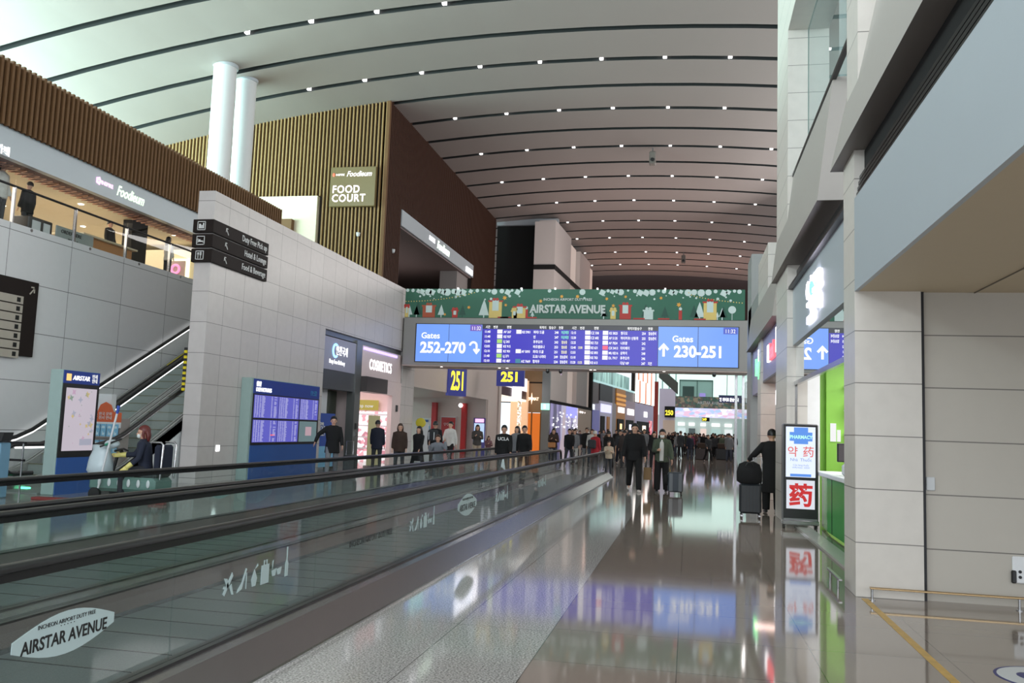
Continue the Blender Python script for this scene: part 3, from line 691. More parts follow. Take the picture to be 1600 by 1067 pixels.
sbox('trim_7', woodf, -14.12, -13.96, 37.34, 37.52, 3.4, 16.9)
# plain panel box in the timber front
sbox('wall_panel_box', creamw, -20.9, -17.3, 37.2, 37.5, 5.4, 12.12)
sbox('wall_panel_box', woodf, -19.6, -18.4, 36.9, 37.2, 5.4, 10.95)
# FOOD COURT sign
s = thing('food_court_sign', (-15.5, 37.1, 11.5), 'square olive FOOD COURT sign hanging on the pale timber slats', 'sign')
MB().rbox(-16.65, -14.4, 37.08, 37.3, 11.55, 13.44, .02).build('board', mat('olive_board', srgb(112, 96, 62), .4), s)
text('FOOD\nCOURT', (-16.52, 37.07, 12.20), .50, white_hot, s, bold=.006, line=.85, sx=.9, space=1.12)
text('Foodieum', (-15.85, 37.07, 12.98), .36, white_l, s, shear=.35, bold=.006, sx=.85); text('INSPIRE', (-16.38, 37.07, 13.02), .13, white_l, s, bold=.003)
MB().ball((-16.48, 37.06, 13.06), .06, .01, .09).build('emblem', glow('red_flame', (1, .2, .1), 1.5), s)
# opening on the long timber side with a grey lit fascia
sbox('trim_8', bluegrey, -14.2, -13.94, 39.7, 54.2, 11.25, 12.05)
sbox('ceiling', mat('mauve_ceiling', srgb(128, 112, 110), .6), -26, -14.1, 39.7, 60, 11.2, 11.3)
sbox('wall_food_hall', mat('mauve_wall', srgb(132, 116, 112), .6), -26, -25.8, 39.7, 60, 6, 11.2)
sbox('wall_food_hall', MATS['mauve_wall'], -26, -14.3, 59, 59.3, 6, 11.2)
sbox('wall_food_hall', mat('grey_pillar', srgb(140, 134, 132), .5), -15.4, -14.3, 51.5, 54.2, 6, 11.2)
sbox('floor', up_floor, -26, -14.1, 37.7, 60, 6.0, 6.3)
area('food_hall_light', (-19, 47, 9), (-19, 47, 12), 6, 10, 60, (1, .9, .88))
s = thing('lit_script_sign', (-13.93, 47, 11.6), 'small glowing script sign on the grey fascia in the dark timber side', 'sign')
text('Foodieum', (-13.93, 45.8, 11.45), .62, glow('neon_green_hot', (.8, 1, .8), 2.5), s, 'L', shear=.3, bold=.02); text('INSPIRE', (-13.93, 44.3, 11.6), .32, white_hot, s, 'L', bold=.01)
s = thing('lit_box_sign', (-13.93, 53.3, 11.4), 'small white lit box at the far end of the grey fascia in the timber side', 'sign')
MB().box(-13.94, -13.9, 52.3, 53.9, 11.35, 11.65).build('light_panel', white_hot, s)
for (x, y, z, lab) in ((-15.2, 37.3, 10.2, 'small dome camera on the timber slats left of the timber corner'), (-13.96, 38.7, 9.7, 'small dome camera on the dark timber side right of the corner')):
    s = thing('dome_camera', (x, y, z), lab, 'camera'); MB().cyl((x, y, z + .08), (x, y, z + .14), .1, 14).build('mount', white_p, s); MB().ball((x, y, z + .04), .09).build('dome', white_p, s)
# planted strip railing behind the gantry
o = sbox('trim_9', greymetal, -14, -11.1, 33.9, 60, 6.2, 6.6)

# black gap and white-clad tower beyond the timber volume
sbox('wall_black_gap', black, -14.1, -11.0, 61.5, 62, 3.4, 16.6)
sbox('trim_10', bluegrey, -14.1, -9.5, 61.2, 61.6, 16.45, 16.9)
towerw = mat('tower_white', srgb(205, 196, 192), .45, noise=.02)
m = MB(); m.box(-11.0, -9.5, 60, 60.4, 3.4, 16.4); struct('wall_tower', m, towerw)
def seg_box(mb, p, q, z0, z1, d, mi=0):
    """box along p->q, depth d to the left of the direction"""
    p, q = Vector(p), Vector(q); t = (q - p).normalized(); n = Vector((-t.y, t.x)) * d
    vs = [(p.x, p.y, z0), (q.x, q.y, z0), (q.x + n.x, q.y + n.y, z0), (p.x + n.x, p.y + n.y, z0)]
    vs += [(a, b, z1) for a, b, _ in vs]
    mb.add(vs, [(0, 1, 2, 3), (7, 6, 5, 4), (4, 5, 1, 0), (5, 6, 2, 1), (6, 7, 3, 2), (7, 4, 0, 3)], mi)
def tw(y): return -9.5 + (y - 60) * .055
steps_ = [(60, 66, 0), (66, 70, .35), (70, 75, 0), (75, 78, .3)]
for i, (a, b, inset) in enumerate(steps_):
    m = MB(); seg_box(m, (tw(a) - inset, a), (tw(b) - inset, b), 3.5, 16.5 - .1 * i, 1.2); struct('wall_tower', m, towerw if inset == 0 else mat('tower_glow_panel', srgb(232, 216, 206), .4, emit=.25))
m = MB(); seg_box(m, (tw(60) + .05, 60), (tw(78) + .05, 78), 12.9, 13.25, .1); m.box(-11, -9.45, 59.95, 60, 12.9, 13.25); struct('trim_11', m, black)
m = MB(); seg_box(m, (tw(60) + .05, 60), (tw(78) + .05, 78), 3.4, 3.62, .2); struct('trim_12', m, black)

# ============================================================ GANTRY WITH FLIGHT BOARD AND BANNER
G = thing('overhead_gantry', (-4.5, 32.6, 3.8), 'grey overhead gantry with the blue flight board and gate directions, crossing the hall', 'gantry')
MB().rbox(-10.95, 2.1, 32.0, 33.4, 3.83, 5.70, .02).build('housing', gantry_m, G)
MB().box(-10.95, 2.1, 31.98, 33.42, 3.80, 3.84).build('underside', mat('pinkish_underside', srgb(176, 158, 150), .35), G)
MB().box(-10.45, 1.76, 31.975, 32.0, 3.95, 5.46).build('bezel', rubber, G)
lb = glow('screen_light_blue', srgb(112, 160, 252), 1.0); db = glow('screen_royal_blue', srgb(44, 28, 190), .95); tb = glow('screen_black', (.012, .012, .02), 1)
DS = [MB().box(x0, x1, 31.96, 31.975, 3.98, 5.43).build('direction_screen', lb, G) for x0, x1 in ((-10.40, -9.1), (-9.08, -7.78), (-1.12, .3), (.32, 1.72))]
FS = [MB().box(x0, x0 + 3.3, 31.96, 31.975, 3.98, 5.43).build('flight_screen', db, G) for x0 in (-7.76, -4.44)]
MB().box(-7.76, -1.14, 31.955, 31.96, 5.27, 5.43).build('header_band', tb, G)
YT_ = 31.955
sw = glow('screen_white', (1, 1, 1), 1.15); sy = glow('screen_yellow', (1, .95, .45), 1.05); sg = glow('screen_green', (.25, .95, .6), 1.0); sr_ = glow('screen_red', (.9, .1, .2), 1.0); slg = glow('screen_lime', srgb(170, 220, 110), 1.0)
text('Gates', (-10.2, YT_, 4.88), .32, sw, DS[0], bold=.006); text('252-270', (-10.22, YT_, 4.33), .58, sw, DS[0], bold=.02, sx=.94)
text('Gates', (-.62, YT_, 4.88), .32, sw, DS[2], bold=.006); text('230-251', (-.55, YT_, 4.33), .58, sw, DS[2], bold=.02, sx=.92)
MB().box(-8.25, -7.8, 31.95, 31.96, 5.18, 5.42).build('clock_field', glow('violet_field', srgb(110, 80, 190), 1), G); text('11:32', (-8.2, 31.945, 5.22), .2, sw, DS[1], sx=.85)
MB().box(1.2, 1.7, 31.95, 31.96, 5.18, 5.42).build('clock_field', glow('blue_field', srgb(70, 90, 200), 1), G); text('11:32', (1.25, 31.945, 5.22), .2, sw, DS[3], sx=.85)
m = MB(); fr = frF(-.92, YT_, 4.33)
m.prism([(-.045, 0), (.045, 0), (.045, .4), (-.045, .4)], fr, 0, .004); m.prism([(0, .50), (.2, .28), (.13, .22), (0, .37), (-.13, .22), (-.2, .28)], fr, 0, .005); m.build('up_arrow', sw, DS[2])
m = MB(); arc = [(.12 * math.cos(R(a)), .12 * math.sin(R(a))) for a in range(180, -1, -20)]
o_ = [(-.165 * math.cos(R(180 - a)) * -1 * -1, 0) for a in ()]
out = [(.17 * math.cos(R(a)), .17 * math.sin(R(a))) for a in range(180, -1, -20)]; inn = [(.09 * math.cos(R(a)), .09 * math.sin(R(a))) for a in range(180, -1, -20)]
fr = frF(-8.1, YT_, 4.62)
for k in range(9): m.prism([out[k], out[k + 1], inn[k + 1], inn[k]], fr, 0, .004)
m.prism([(.09, 0), (.17, 0), (.17, -.22), (.09, -.22)], fr, 0, .004); m.prism([(.13, -.34), (.27, -.16), (.22, -.11), (.13, -.2), (.04, -.11), (-.01, -.16)], fr, 0, .005); m.build('turn_arrow', sw, DS[1])
def colt(lines_, x, m, sz=.15, al='LEFT', sx=.82, z=5.07): text('\n'.join(lines_), (x, YT_, z), sz, m, G, align=al, bold=.002, sx=sx, line=.19 / sz / 1.0 * .99 * .83, name='board_column')
ROWH = .185
def rowcol(vals, x, m, sz=.15, sx=.8):
    body = [(i, v) for i, v in enumerate(vals) if v]
    for i, v in body: text(v, (x, YT_, 5.12 - i * ROWH), sz, m, FS[0] if x < -4.45 else FS[1], bold=.002, sx=sx, name='board_entry')
for x0, k in ((-7.76, 0), (-4.44, 1)):
    for t_, dx in (('시간', .12), ('변경', .42), ('편명', .95), ('목적지', 2.25 - .02 * k), ('탑승구', 2.62 if not k else 2.5), ('현황', 3.0)):
        text(t_, (x0 + dx * (1 if dx < 2 else .98), 31.95, 5.30), .12, sw, FS[k], bold=.001, name='board_header', sx=.8)
rowcol(['11:40', '11:40', '12:00', '12:05', '12:10', '11:40', '12:10'], -7.68, sw, .13, .8)
rowcol(['AF 267', 'KE 937', 'LJ 265', 'KE 915', 'KE 901', 'LJ 271', 'KE 487'], -6.93, sw, .13, .75)
rowcol(['KE 5901', None, None, None, 'AF 5093', None, 'AZ 7669'], -6.22, sw, .13, .75)
rowcol(['파리/ 드골', '빈', '후쿠오카', '바르셀로나', '파리/ 드골', '도쿄/ 나리타', '항저우'], -5.78, sw, .13, .75)
rowcol(['248', '247', '243', '253', '251', '249', '234'], -4.97, sw, .13, .75)
rowcol(['마감예정', '마감예정'], -4.72, sg, .13, .6); rowcol([None, None, '탑승중', '탑승중', '탑승중'], -4.70, sy, .13, .6); rowcol([None] * 5 + ['탑승준비', '탑승준비'], -4.74, sw, .13, .6)
rowcol(['12:15', '12:20', '12:25', '12:40', '12:55', '13:10', '13:20'], -4.36, sw, .13, .7); rowcol([None, None, None, '13:00', None, None, '13:35'], -4.08, sy, .13, .6)
rowcol(['CZ 338', 'CZ 682', 'KE 723', 'KE 631', 'KE 893', 'KE 703', 'KE 613'], -3.60, sw, .13, .72)
rowcol(['KE 5825', 'AF 5135', 'AF 7024', 'CX 5413', 'MU 8216', 'DL 7917'], -2.93, sw, .13, .72)
rowcol(['칭다오', '하이커우/ 산동쥐', '나트랑', '타이베이', '상하이', '후쿠오카', '다낭 VIP'], -2.5, sw, .13, .72)
rowcol(['254', '255', '242', '251', '248', '246', '247'], -1.72, sw, .13, .7); rowcol(['탑승준비', '탑승준비', None, None, None, None, '지연'], -1.48, sw, .13, .6)
m = MB()
for x, ms in ((-7.18, (0, 0, 1, 0, 0, 1, 0)), (-6.44, (0, None, None, None, 0, None, 3)), (-3.82, (0, 0, 0, 0, 0, 0, 0)), (-3.16, (0, 0, 0, 2, 0, 0))):
    for i, q in enumerate(ms):
        if q is not None: m.box(x, x + .2, 31.95, 31.955, 5.10 - i * ROWH, 5.10 - i * ROWH + .15, q)
m.build('carrier_tiles', [glow('tile_white', (.93, .9, .95), 1.05), slg, sr_, glow('tile_teal', srgb(50, 130, 150), 1)], G)
for x in (-9.4, -7.1, -6.8, -3.6, -3.45, -.9): MB().cyl((x, 32.2, 3.79), (x, 32.2, 3.81), .05, 12).build('spotlight', glow('gantry_spot', (1, .92, .85), 3), G)
for x in (-5.25, -4.75, .9): 
    c_ = thing('dome_camera', (x, 32.3, 3.7), {-5.25: 'black dome camera under the gantry, left of two near its middle', -4.75: 'black dome camera under the gantry, right of two near its middle', .9: 'small dark device under the right part of the gantry'}[x], 'camera')
    MB().cyl((x, 32.3, 3.74), (x, 32.3, 3.8), .07, 14).build('mount', greymetal, c_); MB().ball((x, 32.3, 3.71), .07).build('dome', rubber, c_)
# banner on the gantry
B = thing('banner', (-4.5, 32.0, 5.7), 'long green festive banner reading AIRSTAR AVENUE along the top of the gantry', 'banner')
MB().box(-10.93, 1.95, 32.0, 32.06, 5.70, 6.82).build('panel', mat('banner_green', srgb(40, 98, 76), .5, noise=.1, nscale=.7), B)
bw = mat('banner_white', srgb(196, 212, 208), .5); bd = mat('banner_dark_green', srgb(28, 76, 62), .5); bo = mat('banner_orange', srgb(222, 160, 60), .5); br = mat('banner_red', srgb(180, 48, 40), .5); by = mat('banner_yellow', srgb(216, 190, 110), .5); bb = mat('banner_brick', srgb(170, 80, 50), .5)
m = MB(); fr = frF(0, 31.998, 5.70); random.seed(21)
def disc(cx, cy, r, mi, n=12, d=.004, star=0):
    pts = [(cx + (r if not (star and k % 2) else r * star) * math.cos(2 * math.pi * k / n + .3), cy + (r if not (star and k % 2) else r * star) * math.sin(2 * math.pi * k / n + .3)) for k in range(n)]
    m.prism(pts, fr, 0, d, mi)
def rect(a, b, c, d, mi, w=.004): m.prism([(a, b), (c, b), (c, d), (a, d)], fr, 0, w, mi)
def tree(cx, h, mi):
    w = h * .28; m.prism([(cx - w, .1), (cx + w, .1), (cx + w * .6, h * .5), (cx + w * .4, h * .7), (cx, h), (cx - w * .4, h * .7), (cx - w * .6, h * .5)], fr, 0, .005, mi); rect(cx - .02, .0, cx + .02, .1, mi)
def house(cx, w, h, mb_, mr):
    rect(cx - w / 2, 0, cx + w / 2, h, mb_, .006); rect(cx - w / 2 - .04, h, cx + w / 2 + .04, h + .06, mr, .008); rect(cx - w / 4, h * .45, cx + w / 4, h * 1.1, 0, .009); disc(cx - .06, h + .1, .06, mr, 8, .009); disc(cx + .06, h + .1, .06, mr, 8, .009)
x = -10.85
while x < 1.85:
    if not -6.0 < x < -3.3 or random.random() < .25:
        r_ = random.uniform(.05, .15); disc(x, 1.12 - r_ * .9, r_, 0, 8, .003, .7 if random.random() < .5 else 0)
        if random.random() < .5: disc(x + .08, 1.0 - random.uniform(.1, .3), random.uniform(.02, .06), 0, 8)
    x += random.uniform(.14, .3)
for x in (-10.4, -9.9, -8.6, -6.4, -3.1, -1.6, -.9, 0.15, 1.2): tree(x, random.uniform(.45, .62), 1)
for x, h in ((-10.45, .45), (-10.75, .5), (-9.45, .5), (-7.75, .72), (-5.85, .28), (-3.15, .42), (.35, .66), (1.15, .45), (.98, .3)): tree(x, h, 0)
disc(1.5, .38, .14, 0, 14); rect(1.49, 0, 1.51, .25, 0)
for x, w, h, a, b in ((-9.95, .5, .42, 5, 5), (-7.3, .5, .62, 4, 3), (-6.35, .46, .4, 4, 3), (-2.35, .42, .48, 3, 3), (-1.5, .34, .3, 0, 0), (.72, .46, .62, 4, 3), (-2.8, .2, .28, 4, 4), (-8.9, .22, .24, 3, 3), (-5.95 - .6, .2, .24, 4, 4), (-10.85, .14, .36, 4, 3)): house(x, w, h, a, b)
for x, z in ((-8.35, .4), (-6.95, .78), (-5.55, .66), (-4.75 + .0, .84), (-4.15, .84), (-3.05, .76), (-2.35, .84), (-2.8, .5), (-1.05, .8), (-7.15 + .25, .5), (-.4, .55), (-9.3, .12)): disc(x, z, random.uniform(.06, .1), 2, 12, .006, .5)
for x in (-6.35, -6.15, -.4): rect(x, 0, x + .12, .34, 3); disc(x + .06, .4, .06, 0, 8, .006)
for x in (-7.0, -5.9, -1.85, -.95, .35, -6.9): rect(x - .2, .0, x + .22, .05, 3, .007)
for k in range(26): disc(-10.9 + k * .11, .62 + .12 * (k / 26) ** 2 * 3.2, .022, 4, 6)
for k in range(20): disc(-.05 + k * .1, 1.0 - .38 * math.sqrt(k / 20), .022, 4, 6)
m.build('printed_picture', [bw, bd, bo, br, by, bb], B)
text('AIRSTAR AVENUE', (-4.52, 31.98, 5.92), .42, mat('banner_letter', srgb(196, 204, 200), .5), B, align='CENTER', bold=.016, sx=.86)
text('INCHEON AIRPORT DUTY FREE', (-4.52, 31.98, 6.38), .13, MATS['banner_letter'], B, align='CENTER', bold=.003)
for x in (-8.8, -6.3, -3.4, -.9, -5.0): MB().box(x - .03, x + .03, 31.9, 32.0, 6.80, 6.86).build('clip_light', white_l, B)
# steel posts and glass at the gantry's right end
P_ = thing('gantry_support', (2.0, 33, 0), 'slim steel posts with glass carrying the right end of the gantry', 'support')
for x in (1.72, 1.98, 2.25): MB().box(x - .045, x + .045, 33.0, 33.1, 0, 3.8).build('post', steel, P_)
MB().box(1.76, 1.94, 33.03, 33.05, .05, 3.8).build('glass_panel', g_shop, P_); MB().box(2.02, 2.2, 33.03, 33.05, .05, 3.8).build('glass_panel', g_shop, P_)

# hanging gate signs 251
gy = glow('gate_yellow', (1, .82, .05), 1.6); gb = mat('gate_blue', srgb(56, 62, 120), .4, emit=.0)
gbl = glow('gate_blue_lit', srgb(50, 56, 130), .8)
s = thing('gate_sign', (-9.5, 46, 3.8), 'blue gate sign with yellow 251 facing the viewer, right one of the two', 'sign')
MB().rbox(-10.29, -8.75, 46.0, 46.2, 3.8, 4.85, .01).build('board', gbl, s); text('251', (-9.52, 45.98, 4.07), .72, gy, s, align='CENTER', bold=.03, sx=.95)
MB().box(-9.55, -9.5, 46.05, 46.1, 4.85, 6.5).build('hanger', darkmetal, s)
s = thing('gate_sign', (-10.9, 40, 2.95), 'blue gate sign with slanted yellow 251 beside the stone wall, left one of the two', 'sign', rz=R(60))
MB().rbox(-.62, .62, -.08, .08, .02, 1.35, .01).build('board', gbl, s, local=True); MB().box(-.03, .03, -.03, .03, 1.35, 3.3).build('hanger', darkmetal, s, local=True)
c = text('251', (0, 0, 0), 1.25, gy, None, align='CENTER', bold=.03, sx=.5); c.parent = s; c.location = (0, -.1, .32); c.rotation_euler = (R(90), 0, 0)
# wall band, recess with red posts and red door
wallw = mat('warm_grey_wall', srgb(196, 182, 176), .4)
sbox('wall_band', wallw, -11.5, -11.2, 33.8, 50.6, 3.1, 6.3)
sbox('ceiling', wallw, -16.5, -11.5, 33.8, 48, 3.1, 3.2)
m = MB(); m.box(-16.6, -11.25, 47.9, 48.1, 0, 3.1); m.box(-11.5, -11.2, 48.1, 50.6, 0, 3.1); struct('wall_recess', m, wallw)
area('recess_light', (-13.5, 42, 3.05), (-13.5, 42, 0), 3, 6, 40, (1, .9, .86))
redm = mat('red_gloss', srgb(170, 22, 26), .3)
for x, lab in ((-14.2, 'red square post in the recess, left one'), (-12.45, 'red square post in the recess with a white light on top, right one')):
    o = MB().rbox(x - .14, x + .14, 47.5, 47.85, 0, 2.85, .01).build('red_post', redm); tag(o, lab, 'post')
o = MB().ball((-12.6, 47.35, 2.72), .12).build('spot_lamp', white_hot); tag(o, 'small bright spot lamp beside the right red post', 'lamp')
s = thing('red_door', (-13.4, 47.88, 0), 'red door with small white notice between the two red posts', 'door')
MB().box(-13.88, -12.95, 47.84, 47.9, 0, 2.08).build('frame', white_p, s); MB().box(-13.82, -13.0, 47.80, 47.85, 0, 2.02).build('leaf', redm, s); MB().box(-13.55, -13.2, 47.78, 47.8, .9, 1.3).build('notice', white_p, s); text('♡♡♡', (-13.68, 47.79, 1.55), .22, picm, s)
s = thing('notice_board', (-14.8, 47.88, .8), 'white notice board with blue print on the recess wall left of the red posts', 'board')
MB().box(-15.2, -14.35, 47.84, 47.9, .8, 1.95).build('board', white_p, s); MB().box(-14.95, -14.6, 47.82, 47.84, 1.72, 1.85).build('heading', blue_p, s); MB().box(-15.05, -14.5, 47.82, 47.84, .9, 1.5).build('picture', lf, s)
s = thing('display_stand', (-11.5, 47.5, 0), 'slim digital stand with pink and pale blue screen against the recess wall', 'display')
MB().rbox(-11.8, -11.12, 47.3, 47.4, .0, 2.05, .01).build('frame', mat('indigo_frame', srgb(80, 70, 140), .4), s); MB().box(-11.75, -11.17, 47.28, 47.3, .7, 1.75).build('screen', glow('pale_blue_screen', srgb(190, 215, 245), 1), s); MB().box(-11.7, -11.2, 47.27, 47.29, 1.8, 2.0).build('heading', glow('pink_heading', (1, .5, .8), 1.4), s)
s = thing('leaning_board', (-11.2, 34.6, 0), 'yellow topped white A-board standing at the end of the stone wall', 'board')
m = MB(); m.prism([(-.35, 0), (.35, 0), (.25, 1.55), (-.25, 1.55)], frF(-10.7, 34.3, 0), 0, .04); m.build('panel', white_p, s); MB().ball((-10.78, 34.25, 1.62), .22, .03, .2).build('yellow_top', mat('yellow_top', srgb(210, 195, 50), .5), s)
o = MB().rbox(-11.19, -11.1, 33.95, 34.1, 0, 1.6, .01).build('partition_panel', mat('tan_panel', srgb(150, 132, 118), .5)); tag(o, 'brown tan partition panel at the right end of the stone block', 'panel')

# bright shop beside the gold front
m = MB(); m.box(-11.5, -11.1, 50.6, 51.2, 0, 6.3); struct('wall_shop_front', m, wallw)
s = thing('lit_boutique', (-12.5, 54.5, 0), 'brightly lit cream boutique behind the right 251 sign', 'shop')
MB().box(-14.0, -11.1, 51.2, 59.8, 0, .04).build('floor_plate', creamw, s)
MB().box(-14.0, -13.8, 51.2, 59.8, 0, 4.5).build('back_wall', glow('boutique_glow', srgb(248, 232, 214), 1.0), s)
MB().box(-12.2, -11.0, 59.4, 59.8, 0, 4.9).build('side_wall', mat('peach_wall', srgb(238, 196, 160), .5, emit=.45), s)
MB().box(-14, -11.1, 51.2, 59.8, 3.4, 3.55).build('canopy', glow('cream_canopy', srgb(255, 240, 220), 1.2), s)
MB().box(-11.5, -11.1, 51.2, 59.8, 3.55, 4.1).build('dark_band', mat('plum_band', srgb(70, 40, 52), .5), s)
MB().box(-11.6, -11.05, 51.2, 59.35, 4.1, 5.0).build('fascia', glow('white_fascia', srgb(250, 240, 240), 1.15), s)
MB().box(-11.08, -11.02, 54.3, 57.2, 3.5, 4.8).build('white_emblem', white_hot, s)
for y in (52.6, 54.4, 56.2, 58.0): MB().box(-13.8, -13.4, y, y + .25, 0, 3.3).build('pilaster', mat('cream_pilaster', srgb(232, 190, 150), .5, emit=.3), s)
MB().box(-11.35, -11.15, 57.6, 58.0, 0, 4.8).build('glittering_post', glow_random('glitter_gold', 9, [(1, .9, .7), (.4, .25, .15), (1, 1, 1), (.6, .4, .25)], 1.2), s)
s = thing('gold_shop_front', (-10.7, 59.9, 0), 'bronze shop front with lit star emblem above an orange doorway', 'shop front')
MB().box(-11.45, -10.05, 59.9, 59.98, 2.7, 8).build('upper_panel', mat('bronze_panel', srgb(150, 118, 84), .35, .3), s)
MB().box(-11.45, -10.05, 59.87, 59.9, 4.75, 4.85).build('dark_band', woodback, s)
MB().box(-11.3, -10.1, 59.85, 59.9, 0, 2.66).build('orange_doorway', glow('orange_glow', srgb(225, 112, 20), .9), s)
for x in (-11.35, -10.75, -10.1): MB().box(x - .05, x + .05, 59.8, 59.86, 0, 2.7).build('door_frame', mat('bronze_frame', srgb(120, 80, 40), .35, .6), s)
text('MOYNAT', (-10.78, 59.88, 3.55), .30, glow('warm_letters', (1, .72, .5), 2.2), s, align='CENTER', bold=.01, sx=.75)
m = MB(); m.prism([((.42 if k % 2 == 0 else .12) * math.cos(k * math.pi / 4 + math.pi / 2) * .6, (.42 if k % 2 == 0 else .12) * math.sin(k * math.pi / 4 + math.pi / 2)) for k in range(8)], frF(-10.8, 59.88, 3.68), 0, .02); m.build('star_emblem', MATS['warm_letters'], s)
sbox('wall_column', greymetal, -10.05, -9.5, 59.7, 60.2, 0, 8.2)
s = thing('exit_sign', (-9.9, 59.3, 3.0), 'small green lit exit sign on the grey column beside the bronze front', 'sign'); MB().rbox(-10.05, -9.45, 59.4, 59.5, 2.9, 3.35, .01).build('panel', glow('exit_green', (.45, 1, .78), 1.5), s); MB().box(-9.85, -9.72, 59.39, 59.4, 2.97, 3.28).build('running_figure', glow('exit_white', (1, 1, 1), 1.6), s)
# shop band under the tower
purp = glow_random('violet_display', .9, [srgb(150, 140, 190), srgb(190, 185, 215), srgb(110, 100, 150), srgb(200, 180, 190), srgb(80, 74, 110), srgb(225, 215, 235)], .75, (1, 1.2, .45))
s = thing('lit_display_front', (-9.2, 65, 0), 'violet and white lit glass shop front below the white tower', 'shop front')
m = MB(); seg_box(m, (tw(60.2), 60.2), (tw(71), 71), 0, 3.4, .5); m.build('display_wall', purp, s)
m = MB(); seg_box(m, (tw(66) + .03, 66), (tw(70.5) + .03, 70.5), 2.55, 3.38, .05); m.build('blue_screen', glow('lilac_screen', srgb(150, 150, 250), 1.1), s)
m = MB(); random.seed(4)
for k in range(34): 
    y = random.uniform(60.5, 70.5); z = random.uniform(1.6, 2.8); m.box(tw(y) + .03, tw(y) + .06, y, y + .25, z, z + random.uniform(.05, .16))
m.build('display_spots', white_l, s)
s = thing('beige_shop_front', (-8.7, 74, 0), 'beige front with a row of small lamps right of the violet display front', 'shop front')
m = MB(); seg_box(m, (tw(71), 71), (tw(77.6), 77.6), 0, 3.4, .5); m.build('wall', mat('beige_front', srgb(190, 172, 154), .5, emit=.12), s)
for k in range(5): MB().ball((tw(72) + .08, 71.6 + k * 1.3, 3.1), .09).build('lamp', glow('pale_lamp', (1, .85, .8), 2), s)
m = MB(); seg_box(m, (tw(77.6), 77.6), (tw(78.2), 78.2), 0, 8, .5); struct('trim_13', m, black)
text('MK', (-9.3, 63.5, 5.6), .5, glow('violet_letters', (.75, .5, 1), 2), s, 'L')

# second block of shops, slanting in towards the hall
PA, PB = Vector((-9.4, 79.0)), Vector((-4.3, 124.0))
def pp(s_): q = PA.lerp(PB, s_); return (q.x, q.y)
def px2s(px):   # share along the block for reference directions measured on the photo
    r_ = {925: -.109, 935: -.1015, 946: -.094, 955: -.087, 961: -.0826, 968: -.0774, 975: -.0722, 981: -.068, 990: -.061, 1020: -.040, 1030: -.0325, 1054: -.0145, 1040: -.025}[px]
    d = PB - PA; return (r_ * PA.y - PA.x) / (d.x - r_ * d.y)
def blk(par, nm, a, b, z0, z1, mt, d=.6, off=0):
    m = MB(); p, q = Vector(pp(px2s(a))), Vector(pp(px2s(b))); t = (q - p).normalized(); n = Vector((t.y, -t.x)) * off
    seg_box(m, p + n, q + n, z0, z1, d); return m.build(nm, mt, par) if par else struct(nm, m, mt)
blk(None, 'wall_shops_far', 925, 990, 4.3, 6.4, mat('mauve_grey', srgb(150, 138, 136), .5), 1)
s = thing('cyan_glass_railing', (-8.8, 85, 6.4), 'pale cyan glass railing above the far shops on the left', 'railing')
blk(s, 'glass', 925, 981, 6.5, 7.9, glow_random('cyan_glass', 1.6, [srgb(120, 170, 165), srgb(150, 200, 195), srgb(90, 135, 130), srgb(175, 225, 215)], .7, (1, 1.5, .2)), .2, .1)
blk(s, 'edge', 925, 990, 6.3, 6.5, glow('cyan_edge', srgb(175, 215, 215), .9), .25, .12)
shops = [(925, 935, 'shop with a lilac lit window, first past the white tower', srgb(150, 150, 220), 0, 3.6, None), (935, 955, 'white shop front with lilac sign and dark doors', srgb(205, 200, 222), 0, 4.6, 'lilac'), (955, 961, 'narrow plain grey front', srgb(150, 140, 140), 0, 4.6, None), (961, 975, 'gold banded shop front with a white sign', srgb(180, 120, 56), 0, 6.3, 'white'), (975, 990, 'mauve shop front with small white sign', srgb(160, 140, 148), 0, 5.2, 'white'), (990, 1020, 'lavender shop front with white sign under the striped screen', srgb(168, 160, 184), 0, 5.2, 'white')]
for i, (a, b, lab, c_, z0, z1, sg_) in enumerate(shops):
    s = thing('far_shop', (*pp(px2s(a)), 0), lab + ', in the far left row', 'shop front')
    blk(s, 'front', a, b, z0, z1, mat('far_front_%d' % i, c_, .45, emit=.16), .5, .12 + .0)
    p, q = Vector(pp(px2s(a))), Vector(pp(px2s(b)))
    def sub(nm, f0, f1, z0, z1, mt, off=.2):
        m = MB(); t = (q - p); n = Vector((t.y, -t.x)).normalized() * off; seg_box(m, p + t * f0 + n, p + t * f1 + n, z0, z1, .1); m.build(nm, mt, s)
    if sg_ == 'lilac': sub('lit_sign', .05, .85, 3.5, 4.3, glow('lilac_sign', srgb(215, 215, 255), 1.2)); sub('dark_door', .05, .35, 0, 3.1, woodback); sub('bronze_door', .55, .75, 0, 3.1, mat('amber_door', srgb(170, 110, 40), .4, emit=.2))
    if sg_ == 'white': sub('lit_sign', .2 if i < 5 else .45, .85 if i < 5 else .62, 3.7 if i == 3 else 3.6, 4.3, white_l); 
    if i == 3:
        for z in (4.5, 5.0, 5.5): sub('band', 0, 1, z, z + .25, glow('gold_band', srgb(215, 150, 60), .9))
    if i in (3, 4, 5): sub('doorway', .1, .8, 0, 3.0, black, .21); sub('lamp_panel', .35, .5, 1.9, 2.5, glow('door_lamp%d' % i, [(1, .6, .3), (.8, .8, 1), (1, .8, .6)][i - 3], 1.6), .3)
    if i == 5: sub('red_display', .72, .85, .5, 3.2, glow_random('red_display', 2.5, [(.8, .1, .15), (1, .6, .6), (.5, .05, .1)], 1), .3)
blk(None, 'wall_dark_upper', 935, 955, 4.6, 6.3, mat('charcoal_panel', srgb(62, 58, 60), .5), .5, .1)
s = thing('striped_light_screen', (-6.5, 112, 5), 'tall screen of vertical white and orange light stripes in the far left row', 'screen')
